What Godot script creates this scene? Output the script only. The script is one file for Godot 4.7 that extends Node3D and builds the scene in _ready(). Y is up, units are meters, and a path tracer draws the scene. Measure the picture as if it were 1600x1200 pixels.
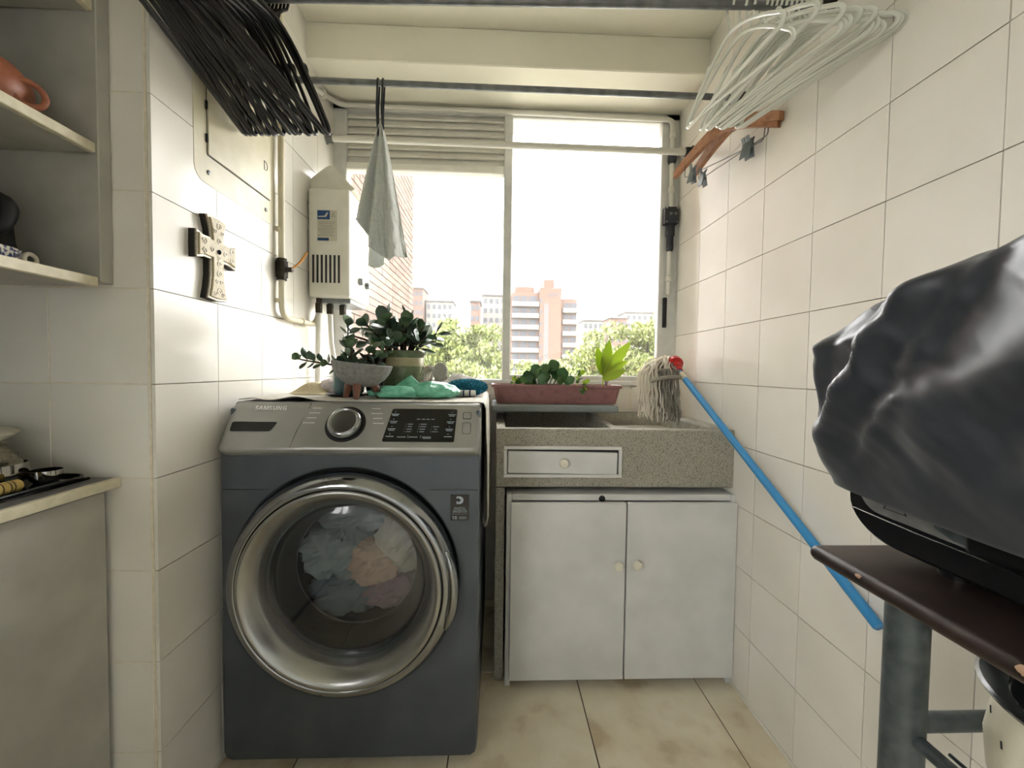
extends Node3D
# Laundry corner: a washing machine and a concrete sink under a window. World axes: x right, y up, the window wall towards -z. The eye stands at (0, 1.055, 0).

class Geo:
	var t := PackedVector3Array()
	func tri(a: Vector3, b: Vector3, c: Vector3):
		t.append(a); t.append(b); t.append(c)
	func quad(a: Vector3, b: Vector3, c: Vector3, d: Vector3):
		tri(a, b, c); tri(a, c, d)
	func fan(ring: PackedVector3Array, flip: bool):
		var c := Vector3.ZERO
		for p in ring: c += p
		c /= ring.size()
		for i in ring.size():
			var j := (i + 1) % ring.size()
			if flip: tri(c, ring[j], ring[i])
			else: tri(c, ring[i], ring[j])
	func loft(rings: Array, closed := true, cap := true, around := false) -> Geo:
		var m := rings.size()
		var n: int = rings[0].size()
		for i in (m if around else m - 1):
			var r0: PackedVector3Array = rings[i]
			var r1: PackedVector3Array = rings[(i + 1) % m]
			for j in (n if closed else n - 1):
				var k := (j + 1) % n
				quad(r0[j], r0[k], r1[k], r1[j])
		if cap and not around:
			fan(rings[0], true)
			fan(rings[m - 1], false)
		return self
	# a box with chamfered (seg 1) or rounded edges
	func box(c: Vector3, s: Vector3, b := 0.003, seg := 1) -> Geo:
		b = minf(b, minf(s.x, minf(s.y, s.z)) * 0.45)
		var rings := []
		for i in range(seg, -1, -1): rings.append(_rr(c, s, b, -1.0, PI / 2 * i / seg, seg))
		for i in seg + 1: rings.append(_rr(c, s, b, 1.0, PI / 2 * i / seg, seg))
		return loft(rings)
	func _rr(c: Vector3, s: Vector3, b: float, sgn: float, a: float, seg: int) -> PackedVector3Array:
		var out := PackedVector3Array()
		var y := sgn * (s.y / 2 - b + b * sin(a))
		var r := b * cos(a)
		for q in 4:
			var cx := (s.x / 2 - b) * (1 if q == 0 or q == 3 else -1)
			var cz := (s.z / 2 - b) * (1 if q < 2 else -1)
			for i in seg + 1:
				var an := PI / 2 * q + PI / 2 * i / seg
				out.append(c + Vector3(cx + r * cos(an), y, cz + r * sin(an)))
		return out
	func tube(pts: Array, rad, sides := 10, closed := false, flat := 1.0) -> Geo:
		var n := pts.size()
		var up := Vector3.ZERO
		var rings := []
		for i in n:
			var a: Vector3 = pts[(i - 1 + n) % n] if (i > 0 or closed) else pts[i]
			var b: Vector3 = pts[(i + 1) % n] if (i < n - 1 or closed) else pts[i]
			var d := (b - a).normalized()
			if i == 0:
				up = Vector3.UP if absf(d.y) < 0.9 else Vector3.RIGHT
			up = (up - d * up.dot(d)).normalized()
			var side := d.cross(up)
			var r: float = rad[i] if rad is Array else rad
			var ring := PackedVector3Array()
			for k in sides:
				var an := TAU * k / sides
				ring.append(pts[i] + (side * cos(an) + up * sin(an) * flat) * r)
			rings.append(ring)
		return loft(rings, true, true, closed)
	func lathe(prof: Array, seg := 32, close := false) -> Geo:
		var rings := []
		for p in prof:
			var ring := PackedVector3Array()
			for k in seg:
				var a := TAU * k / seg
				ring.append(Vector3(p.x * cos(a), p.y, p.x * sin(a)))
			rings.append(ring)
		return loft(rings, true, false, close)
	# a flat outline in x, y given thickness along +z, its front edge chamfered by b
	func extrude(poly: PackedVector2Array, d: float, b := 0.0) -> Geo:
		var inner := poly
		if b > 0:
			var off := Geometry2D.offset_polygon(poly, -b, Geometry2D.JOIN_MITER)
			if off.size() == 1 and off[0].size() == poly.size():
				inner = off[0]
				var best := 0
				for i in inner.size():
					if inner[i].distance_to(poly[0]) < inner[best].distance_to(poly[0]): best = i
				var rolled := PackedVector2Array()
				var same := Geometry2D.is_polygon_clockwise(inner) == Geometry2D.is_polygon_clockwise(poly)
				for i in inner.size(): rolled.append(inner[(best + (i if same else -i) + inner.size() * 2) % inner.size()])
				inner = rolled
			else: b = 0.0
		var n := poly.size()
		for i in n:
			var j := (i + 1) % n
			quad(Vector3(poly[i].x, poly[i].y, 0), Vector3(poly[j].x, poly[j].y, 0), Vector3(poly[j].x, poly[j].y, d - b), Vector3(poly[i].x, poly[i].y, d - b))
			if b > 0: quad(Vector3(poly[i].x, poly[i].y, d - b), Vector3(poly[j].x, poly[j].y, d - b), Vector3(inner[j].x, inner[j].y, d), Vector3(inner[i].x, inner[i].y, d))
		var ccw := not Geometry2D.is_polygon_clockwise(poly)
		for pair in [[poly, 0.0, true], [inner, d, false]]:
			var pl: PackedVector2Array = pair[0]
			var id := Geometry2D.triangulate_polygon(pl)
			for i in range(0, id.size(), 3):
				var a := Vector3(pl[id[i]].x, pl[id[i]].y, pair[1])
				var bb := Vector3(pl[id[i + 1]].x, pl[id[i + 1]].y, pair[1])
				var c := Vector3(pl[id[i + 2]].x, pl[id[i + 2]].y, pair[1])
				var up := (bb - a).cross(c - a).z > 0
				var want: bool = (not pair[2]) if ccw else pair[2]
				if up == want: tri(a, bb, c)
				else: tri(a, c, bb)
		return self
	# a cloth: f(u, v) gives the middle of the sheet
	func sheet(nu: int, nv: int, f: Callable, th := 0.002) -> Geo:
		var g := []
		for i in nu + 1:
			var row := PackedVector3Array()
			for j in nv + 1: row.append(f.call(float(i) / nu, float(j) / nv))
			g.append(row)
		var A := []
		var B := []
		for i in nu + 1:
			var ra := PackedVector3Array()
			var rb := PackedVector3Array()
			for j in nv + 1:
				var du: Vector3 = g[mini(i + 1, nu)][j] - g[maxi(i - 1, 0)][j]
				var dv: Vector3 = g[i][mini(j + 1, nv)] - g[i][maxi(j - 1, 0)]
				var nn := du.cross(dv).normalized() * th * 0.5
				ra.append(g[i][j] + nn); rb.append(g[i][j] - nn)
			A.append(ra); B.append(rb)
		for i in nu:
			for j in nv:
				quad(A[i][j], A[i + 1][j], A[i + 1][j + 1], A[i][j + 1])
				quad(B[i][j], B[i][j + 1], B[i + 1][j + 1], B[i + 1][j])
		for i in nu:
			quad(A[i][0], B[i][0], B[i + 1][0], A[i + 1][0])
			quad(A[i][nv], A[i + 1][nv], B[i + 1][nv], B[i][nv])
		for j in nv:
			quad(A[0][j], A[0][j + 1], B[0][j + 1], B[0][j])
			quad(A[nu][j], B[nu][j], B[nu][j + 1], A[nu][j + 1])
		return self
	# a ball pushed in and out by noise
	func blob(c: Vector3, r: Vector3, amp := 0.0, freq := 8.0, sd := 1, nu := 20, nv := 12, ridged := false) -> Geo:
		var ns := FastNoiseLite.new()
		ns.seed = sd
		ns.frequency = freq
		ns.fractal_octaves = 3
		if ridged: ns.fractal_type = FastNoiseLite.FRACTAL_RIDGED
		var rings := []
		for i in nv + 1:
			var ph := PI * i / nv
			var ring := PackedVector3Array()
			for k in nu:
				var a := TAU * k / nu
				var d := Vector3(sin(ph) * cos(a), cos(ph), sin(ph) * sin(a))
				var p := d * r
				ring.append(c + p * (1.0 + amp * ns.get_noise_3dv(p + c)))
			rings.append(ring)
		return loft(rings, true, false)
	func add(o: Geo, x := Transform3D.IDENTITY) -> Geo:
		for p in o.t: t.append(x * p)
		return self
	func moved(x: Transform3D) -> Geo:
		for i in t.size(): t[i] = x * t[i]
		return self
	func mesh(crease := 38.0) -> ArrayMesh:
		var p := PackedVector3Array()
		var vol := 0.0
		for i in range(0, t.size(), 3):
			var a := t[i]
			var b := t[i + 1]
			var c := t[i + 2]
			if (b - a).cross(c - a).length_squared() < 1e-18: continue
			p.append(a); p.append(b); p.append(c)
			vol += a.dot(b.cross(c))
		if vol > 0:
			for i in range(0, p.size(), 3):
				var k := p[i + 1]
				p[i + 1] = p[i + 2]; p[i + 2] = k
		var fn := PackedVector3Array()
		var near := {}
		var keys := []
		for i in range(0, p.size(), 3):
			fn.append((p[i + 2] - p[i]).cross(p[i + 1] - p[i]))
			for k in 3:
				var key := Vector3i((p[i + k] * 20000.0).round())
				keys.append(key)
				if near.has(key): near[key].append(i / 3)
				else: near[key] = [i / 3]
		var cs := cos(deg_to_rad(crease))
		var un := PackedVector3Array()
		for q in fn: un.append(q.normalized())
		var nm := PackedVector3Array()
		nm.resize(p.size())
		for i in p.size():
			var f := un[i / 3]
			var s := Vector3.ZERO
			for o in near[keys[i]]:
				if un[o].dot(f) > cs: s += fn[o]
			nm[i] = s.normalized() if s.length_squared() > 0 else f
		var arr := []
		arr.resize(Mesh.ARRAY_MAX)
		arr[Mesh.ARRAY_VERTEX] = p
		arr[Mesh.ARRAY_NORMAL] = nm
		var me := ArrayMesh.new()
		me.add_surface_from_arrays(Mesh.PRIMITIVE_TRIANGLES, arr)
		return me

var taken := {}
var origin := {}  # where each thing stands; its parts are written in room coordinates
func numbered(called: String, parent: Node = null) -> String:
	var key := (str(parent.get_instance_id()) if parent else "") + "/" + called
	var k: int = taken.get(key, 0)
	taken[key] = k + 1
	return called if k == 0 else "%s_%03d" % [called, k]

func put(called: String, me: Mesh, m: Material, parent: Node = null, at := Transform3D.IDENTITY) -> MeshInstance3D:
	var o := MeshInstance3D.new()
	o.name = numbered(called, parent)
	o.mesh = me
	o.material_override = m
	o.transform = at
	if parent and origin.has(parent):
		o.position -= origin[parent]
	(parent if parent else self).add_child(o, true)
	return o
func obj(called: String, g: Geo, m: Material, parent: Node = null, crease := 38.0) -> MeshInstance3D:
	if parent and origin.has(parent): g.moved(Transform3D(Basis(), -origin[parent]))
	var o := put(called, g.mesh(crease), m) if not parent else _hang(called, g.mesh(crease), m, parent)
	return o
func _hang(called: String, me: Mesh, m: Material, parent: Node) -> MeshInstance3D:
	var o := MeshInstance3D.new()
	o.name = numbered(called, parent)
	o.mesh = me
	o.material_override = m
	parent.add_child(o, true)
	if origin.has(parent): origin[o] = origin[parent]
	return o
func tag(o: Node, label: String, category: String, group := ""):
	o.set_meta("label", label)
	o.set_meta("category", category)
	if group != "": o.set_meta("group", group)
func thing(called: String, label: String, category: String, at := Vector3.ZERO, group := "") -> Node3D:
	var o := Node3D.new()
	o.name = numbered(called)
	o.position = at
	add_child(o, true)
	origin[o] = at
	tag(o, label, category, group)
	return o
func shell(called: String) -> Node3D:
	var o := Node3D.new()
	o.name = numbered(called)
	o.set_meta("kind", "structure")
	add_child(o, true)
	return o
func copy(o: Node3D, base: String, label: String) -> Node3D:
	var c: Node3D = o.duplicate()
	c.name = numbered(base)
	add_child(c, true)
	c.set_meta("label", label)
	return c

func plain(c: Color, rough := 0.6, metal := 0.0) -> StandardMaterial3D:
	var m := StandardMaterial3D.new()
	m.albedo_color = c
	m.roughness = rough
	m.metallic = metal
	return m
# two or three tones mixed by noise, laid over the thing from three sides
func mottled(tones: Array, rough: float, repeat: float, freq: float, sd := 1, octaves := 4, stops: Array = [], metal := 0.0, kind := FastNoiseLite.TYPE_SIMPLEX_SMOOTH, warp := 0.0, size := 256) -> StandardMaterial3D:
	var ns := FastNoiseLite.new()
	ns.seed = sd
	ns.noise_type = kind
	ns.frequency = freq
	ns.fractal_octaves = octaves
	if warp > 0:
		ns.domain_warp_enabled = true
		ns.domain_warp_amplitude = warp
		ns.domain_warp_frequency = freq
	var gr := Gradient.new()
	var offs := PackedFloat32Array()
	var cols := PackedColorArray()
	for i in tones.size():
		offs.append(stops[i] if stops.size() else 0.15 + 0.7 * i / maxf(1, tones.size() - 1))
		cols.append(tones[i])
	gr.offsets = offs
	gr.colors = cols
	var tx := NoiseTexture2D.new()
	tx.width = size
	tx.height = size
	tx.seamless = true
	tx.noise = ns
	tx.color_ramp = gr
	var m := plain(Color.WHITE, rough, metal)
	m.albedo_texture = tx
	m.uv1_triplanar = true
	m.uv1_scale = Vector3.ONE / repeat
	return m
func relief(m: StandardMaterial3D, freq: float, strength: float, bump: float, sd := 5, repeat_octaves := 4, kind := FastNoiseLite.TYPE_SIMPLEX_SMOOTH) -> StandardMaterial3D:
	var ns := FastNoiseLite.new()
	ns.seed = sd
	ns.frequency = freq
	ns.noise_type = kind
	ns.fractal_octaves = repeat_octaves
	var tx := NoiseTexture2D.new()
	tx.width = 256
	tx.height = 256
	tx.seamless = true
	tx.noise = ns
	tx.as_normal_map = true
	tx.bump_strength = bump
	m.normal_enabled = true
	m.normal_texture = tx
	m.normal_scale = strength
	m.uv1_triplanar = true
	return m
func glassy(c: Color, a: float, rough := 0.02) -> StandardMaterial3D:
	var m := plain(Color(c.r, c.g, c.b, a), rough)
	m.transparency = BaseMaterial3D.TRANSPARENCY_ALPHA
	return m

func rrect(w: float, h: float, r: float, seg := 4) -> PackedVector2Array:
	var out := PackedVector2Array()
	for q in 4:
		var cx := (w / 2 - r) * (1 if q == 0 or q == 3 else -1)
		var cy := (h / 2 - r) * (1 if q < 2 else -1)
		for i in seg + 1:
			var a := PI / 2 * q + PI / 2 * i / seg
			out.append(Vector2(cx + r * cos(a), cy + r * sin(a)))
	return out
func bez(a: Vector3, b: Vector3, c: Vector3, d: Vector3, n := 10) -> Array:
	var out := []
	for i in n + 1: out.append(a.bezier_interpolate(b, c, d, float(i) / n))
	return out
# a path whose corners are rounded
func bent(pts: Array, r: float, n := 5) -> Array:
	var out := [pts[0]]
	for i in range(1, pts.size() - 1):
		var p: Vector3 = pts[i]
		var a: Vector3 = p + (pts[i - 1] - p).normalized() * r
		var b: Vector3 = p + (pts[i + 1] - p).normalized() * r
		for k in n + 1:
			var s := float(k) / n
			out.append(a.lerp(p, s).lerp(p.lerp(b, s), s))
	out.append(pts[-1])
	return out
func lettering(txt: String, h: float, m: Material, parent: Node, at: Vector3, turn := Vector3.ZERO, bold := false, called := "lettering") -> MeshInstance3D:
	var f := SystemFont.new()
	f.font_names = PackedStringArray(["Droid Sans"])
	if bold: f.font_weight = 700
	var tm := TextMesh.new()
	tm.font = f
	tm.text = txt
	tm.font_size = 32
	tm.pixel_size = h / 32.0
	tm.depth = 0.0006
	var o := put(called, tm, m, parent, Transform3D(Basis.from_euler(turn), at))
	return o
var M := {}

func _ready():
	var cam := Camera3D.new()
	cam.name = "camera"
	cam.position = Vector3(0, 1.055, 0)
	cam.rotation = Vector3(deg_to_rad(-2.0), deg_to_rad(-2.1), deg_to_rad(0.75))
	cam.fov = rad_to_deg(2 * atan(600.0 / 648.0))
	cam.near = 0.02
	cam.far = 600
	add_child(cam)
	cam.current = true
	var env := Environment.new()
	var sky := Sky.new()
	var sm := ProceduralSkyMaterial.new()
	sm.sky_top_color = Color(0.99, 0.99, 0.985)
	sm.sky_horizon_color = Color(1.0, 0.985, 0.965)
	sm.sky_energy_multiplier = 2.8
	sm.ground_bottom_color = Color(0.30, 0.32, 0.26)
	sm.ground_horizon_color = Color(0.55, 0.56, 0.52)
	sm.ground_energy_multiplier = 1.5
	sm.sun_angle_max = 1.0
	sky.sky_material = sm
	env.background_mode = Environment.BG_SKY
	env.sky = sky
	env.tonemap_mode = Environment.TONE_MAPPER_LINEAR
	env.tonemap_exposure = 1.45
	env.volumetric_fog_enabled = true
	env.volumetric_fog_density = 0.0
	env.sdfgi_enabled = true
	env.ssao_enabled = true
	env.ssil_enabled = true
	var we := WorldEnvironment.new()
	we.environment = env
	add_child(we)
	var sun := DirectionalLight3D.new()
	sun.name = "sun"
	sun.light_color = Color(1.0, 0.95, 0.86)
	sun.light_energy = 0.5
	sun.light_angular_distance = 1.5
	sun.shadow_enabled = true
	sun.look_at_from_position(Vector3(5, 9, 3.5), Vector3.ZERO)
	add_child(sun)

	make_materials()
	build_shell()
	build_window()
	build_outside()
	build_sink()
	build_washer()
	build_rack()
	build_kitchen_side()
	build_rods()
	build_left_wall()
	build_washer_top()
	build_mop()
	build_planter()

func make_materials():
	M.tile = []
	for i in 3:
		var tt := mottled([Color(0.885, 0.868, 0.828), Color(0.905, 0.89, 0.852), Color(0.918, 0.905, 0.872)], 0.24, 0.9 + 0.23 * i, 0.012, 40 + i, 3)
		M.tile.append(tt)
	M.grout = mottled([Color(0.85, 0.81, 0.73), Color(0.91, 0.875, 0.80)], 0.9, 0.3, 0.05, 3)
	M.plaster = mottled([Color(0.91, 0.895, 0.825), Color(0.94, 0.925, 0.86)], 0.8, 1.4, 0.01, 4)
	M.kitchenwall = mottled([Color(0.88, 0.895, 0.90), Color(0.91, 0.92, 0.925)], 0.8, 1.4, 0.01, 5)
	M.floor = []
	for i in 3:
		M.floor.append(mottled([Color(0.78, 0.71, 0.59), Color(0.87, 0.825, 0.72), Color(0.90, 0.86, 0.76), Color(0.915, 0.88, 0.79), Color(0.87, 0.82, 0.71)], 0.25, 0.75 + 0.2 * i, 0.006, 60 + i, 5, [0.10, 0.30, 0.5, 0.7, 0.95], 0.0, FastNoiseLite.TYPE_SIMPLEX_SMOOTH, 40.0, 512))
	M.floor_joint = plain(Color(0.34, 0.29, 0.22), 0.9)
	M.alu = mottled([Color(0.80, 0.80, 0.78), Color(0.85, 0.85, 0.83)], 0.4, 0.5, 0.02, 7, 3)
	M.louver = mottled([Color(0.88, 0.87, 0.83), Color(0.92, 0.91, 0.87)], 0.45, 0.5, 0.02, 8, 3)
	M.glass = glassy(Color(0.95, 0.97, 0.97), 0.05, 0.0)
	M.dark = plain(Color(0.05, 0.055, 0.065), 0.5)
	M.black = plain(Color(0.025, 0.027, 0.032), 0.35)
	M.white = mottled([Color(0.80, 0.80, 0.79), Color(0.85, 0.85, 0.84)], 0.4, 0.8, 0.015, 9, 3)
	M.cream = mottled([Color(0.82, 0.78, 0.66), Color(0.86, 0.82, 0.71)], 0.45, 0.7, 0.02, 10, 3)
	M.pvc = plain(Color(0.84, 0.83, 0.79), 0.35)
	M.rod = mottled([Color(0.40, 0.41, 0.42), Color(0.50, 0.51, 0.51)], 0.38, 0.4, 0.03, 11, 3, [], 0.4)
	M.chrome = plain(Color(0.80, 0.81, 0.82), 0.10, 1.0)
	M.steel = plain(Color(0.62, 0.63, 0.64), 0.22, 1.0)
	M.ivory = plain(Color(0.87, 0.85, 0.78), 0.3)

func slab(parent: Node, called: String, lo: Vector3, hi: Vector3, m: Material, b := 0.0) -> MeshInstance3D:
	return obj(called, Geo.new().box((lo + hi) / 2, hi - lo, b if b > 0 else 0.0005), m, parent)

var tile_mesh := {}
func tile_of(w: float, h: float, d := 0.008) -> ArrayMesh:
	var key := Vector2i(roundi(w * 2000), roundi(h * 2000))
	if not tile_mesh.has(key):
		var b := 0.0007
		var rings := []
		for l in [[0.0, -d], [0.0, -b], [b, 0.0]]:
			var x: float = w / 2 - l[0]
			var y: float = h / 2 - l[0]
			rings.append(PackedVector3Array([Vector3(-x, -y, l[1]), Vector3(x, -y, l[1]), Vector3(x, y, l[1]), Vector3(-x, y, l[1])]))
		tile_mesh[key] = Geo.new().loft(rings).mesh(20)
	return tile_mesh[key]
# tiles over a rectangle: u runs along the wall, v up; cuts lists the joints along each direction
func tiles(parent: Node, origin: Vector3, u: Vector3, v: Vector3, us: Array, vs: Array, mats: Array, gap := 0.003, sd := 1, holes: Array = []):
	var rng := RandomNumberGenerator.new()
	rng.seed = sd
	var n := u.cross(v)
	for i in us.size() - 1:
		for j in vs.size() - 1:
			var w: float = us[i + 1] - us[i] - gap
			var h: float = vs[j + 1] - vs[j] - gap
			if w < 0.006 or h < 0.006: continue
			var mu: float = (us[i] + us[i + 1]) / 2
			var mv: float = (vs[j] + vs[j + 1]) / 2
			var skip := false
			for r in holes:
				if r.has_point(Vector2(mu, mv)): skip = true
			if skip: continue
			var tilt := Basis(u, rng.randf_range(-1, 1) * 0.0009) * Basis(v, rng.randf_range(-1, 1) * 0.0009)
			put("tile", tile_of(w, h), mats[rng.randi() % mats.size()], parent, Transform3D(tilt * Basis(u, v, n), origin + u * mu + v * mv + n * rng.randf_range(-0.0003, 0.0004)))
func steps(from: float, to: float, at: float, step: float) -> Array:
	var out := [from]
	var k := ceilf((from - at) / step + 0.02)
	while at + k * step < to - 0.004:
		if at + k * step > from + 0.004: out.append(at + k * step)
		k += 1
	out.append(to)
	return out

const XL := -0.728
const XR := 0.81
const ZB := -1.865
const ZW := -0.90
const CEIL := 2.335
const KL := -1.20
const KZ := 2.2
func build_shell():
	var ys := steps(0.0, CEIL, 0.014, 0.2)
	var w := shell("wall_right")
	slab(w, "masonry", Vector3(XR + 0.0007, -0.15, ZB - 0.12), Vector3(XR + 0.15, CEIL + 0.15, KZ + 0.12), M.grout)
	tiles(w, Vector3(XR, 0, 0), Vector3(0, 0, -1), Vector3.UP, steps(-0.35, 1.865, 1.645, 0.2), ys, M.tile, 0.0021, 11)
	slab(w, "plaster", Vector3(XR - 0.0005, 0, 0.35), Vector3(XR + 0.01, CEIL, KZ), M.kitchenwall)
	w = shell("wall_left")
	slab(w, "masonry", Vector3(XL - 0.13, -0.15, ZB - 0.12), Vector3(XL - 0.0007, CEIL + 0.15, ZW - 0.0012), M.grout)
	tiles(w, Vector3(XL, 0, 0), Vector3(0, 0, 1), Vector3.UP, steps(1.865 * -1, -0.90, -0.90, 0.2), ys, M.tile, 0.0021, 12)
	w = shell("wall_front")
	slab(w, "masonry", Vector3(KL - 0.13, -0.15, ZW - 0.13), Vector3(XL - 0.0009, CEIL + 0.15, ZW - 0.0007), M.grout)
	tiles(w, Vector3(0, 0, ZW), Vector3(1, 0, 0), Vector3.UP, steps(KL, XL + 0.0012, -0.933, 0.2), ys, M.tile, 0.0021, 13)
	w = shell("wall_back")
	slab(w, "masonry", Vector3(XL - 0.0, -0.15, ZB - 0.12), Vector3(XR, 0.975, ZB - 0.0007), M.grout)
	tiles(w, Vector3(0, 0, ZB), Vector3(1, 0, 0), Vector3.UP, steps(XL, XR, 0.21, 0.2), steps(0.0, 0.985, 0.014, 0.2), M.tile, 0.003, 14)
	slab(w, "sill", Vector3(XL, 0.975, ZB - 0.14), Vector3(XR, 0.988, ZB - 0.01), M.plaster)
	w = shell("wall_kitchen")
	# the kitchen has a window of its own in this wall, behind the eye
	var z0 := 0.45
	var z1 := 1.75
	var y0 := 0.95
	var y1 := 2.15
	slab(w, "masonry", Vector3(KL - 0.13, -0.15, ZW), Vector3(KL - 0.001, CEIL + 0.15, z0), M.kitchenwall)
	slab(w, "masonry", Vector3(KL - 0.13, -0.15, z1), Vector3(KL - 0.001, CEIL + 0.15, KZ), M.kitchenwall)
	slab(w, "masonry", Vector3(KL - 0.13, -0.15, z0), Vector3(KL - 0.001, y0, z1), M.kitchenwall)
	slab(w, "masonry", Vector3(KL - 0.13, y1, z0), Vector3(KL - 0.001, CEIL + 0.15, z1), M.kitchenwall)
	var kw := shell("window_2")
	var kf := Geo.new()
	for y in [y0 + 0.02, y1 - 0.02]: kf.box(Vector3(KL - 0.07, y, (z0 + z1) / 2), Vector3(0.05, 0.04, z1 - z0), 0.004)
	for z in [z0 + 0.02, (z0 + z1) / 2, z1 - 0.02]: kf.box(Vector3(KL - 0.07, (y0 + y1) / 2, z), Vector3(0.05, y1 - y0 - 0.08, 0.04), 0.004)
	obj("frame", kf, M.alu, kw)
	for z in [z0 * 0.75 + z1 * 0.25, z0 * 0.25 + z1 * 0.75]: obj("pane", Geo.new().box(Vector3(KL - 0.07, (y0 + y1) / 2, z), Vector3(0.004, y1 - y0 - 0.07, (z1 - z0) / 2 - 0.03), 0.0005), M.glass, kw)
	w = shell("wall_rear")
	slab(w, "masonry", Vector3(KL - 0.13, -0.15, KZ), Vector3(XR + 0.15, CEIL + 0.15, KZ + 0.12), M.kitchenwall)
	w = shell("ceiling")
	slab(w, "plaster", Vector3(KL - 0.13, CEIL, ZB - 0.12), Vector3(XR + 0.15, CEIL + 0.15, KZ + 0.12), M.plaster)
	slab(w, "beam", Vector3(XL, 2.20, ZB - 0.12), Vector3(XR, CEIL, -1.609), M.plaster, 0.004)
	w = shell("floor")
	slab(w, "bed", Vector3(KL - 0.13, -0.15, ZB - 0.12), Vector3(XR + 0.15, -0.0025, KZ + 0.12), M.floor_joint)
	tiles(w, Vector3.ZERO, Vector3(1, 0, 0), Vector3(0, 0, -1), steps(KL, XR, 0.285, 0.405), steps(-KZ, 1.865, 1.41, 0.405), M.floor, 0.0035, 15)

func build_window():
	var w := shell("window_1")
	var z := -1.89
	var g := Geo.new()
	for s in [[-0.725, -0.664], [0.742, 0.806]]: g.box(Vector3((s[0] + s[1]) / 2, 1.595, z), Vector3(s[1] - s[0], 1.21, 0.06), 0.004)
	g.box(Vector3(0.04, 2.185, z), Vector3(1.53, 0.03, 0.06), 0.004)
	g.box(Vector3(0.04, 0.999, z), Vector3(1.53, 0.022, 0.075), 0.004)
	obj("frame", g, M.alu, w)
	obj("mullion", Geo.new().box(Vector3(0.04, 1.59, z + 0.008), Vector3(0.038, 1.17, 0.052), 0.004), M.alu, w)
	# the sliding sash on the right
	g = Geo.new()
	g.box(Vector3(0.40, 1.019, z + 0.012), Vector3(0.70, 0.026, 0.03), 0.003)
	g.box(Vector3(0.40, 2.168, z + 0.012), Vector3(0.70, 0.012, 0.03), 0.003)
	g.box(Vector3(0.736, 1.59, z + 0.014), Vector3(0.024, 1.16, 0.034), 0.003)
	var sash := obj("sash", g, M.alu, w)
	obj("latch", Geo.new().box(Vector3(0.752, 1.32, z + 0.035), Vector3(0.017, 0.135, 0.012), 0.003), M.dark, sash)
	put("pane", Geo.new().box(Vector3(0.395, 1.60, z + 0.012), Vector3(0.665, 1.135, 0.004), 0.0005).mesh(), M.glass, w)
	put("pane", Geo.new().box(Vector3(-0.322, 1.46, z - 0.01), Vector3(0.69, 0.905, 0.004), 0.0005).mesh(), M.glass, w)
	# louvres above the fixed pane
	obj("louvre_rail", Geo.new().box(Vector3(-0.322, 1.935, z + 0.004), Vector3(0.69, 0.034, 0.05), 0.004), M.louver, w)
	var sl := Geo.new()
	sl.box(Vector3.ZERO, Vector3(0.69, 0.036, 0.004), 0.0015)
	sl.add(Geo.new().box(Vector3(0, -0.018, 0.005), Vector3(0.69, 0.004, 0.012), 0.0015))
	sl.add(Geo.new().box(Vector3(0, 0.018, -0.005), Vector3(0.69, 0.004, 0.012), 0.0015))
	var sm := sl.mesh()
	for i in 7: put("louvre_slat", sm, M.louver, w, Transform3D(Basis(Vector3.RIGHT, -0.28), Vector3(-0.322, 1.968 + i * 0.0325, z + 0.004)))
	obj("louvre_backing", Geo.new().box(Vector3(-0.322, 2.06, z - 0.024), Vector3(0.69, 0.24, 0.004), 0.001), M.louver, w)
	# reveal outside
	slab(w, "outer_lintel", Vector3(XL, 2.20, ZB - 0.20), Vector3(XR, 2.24, ZB - 0.119), M.plaster)

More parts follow.
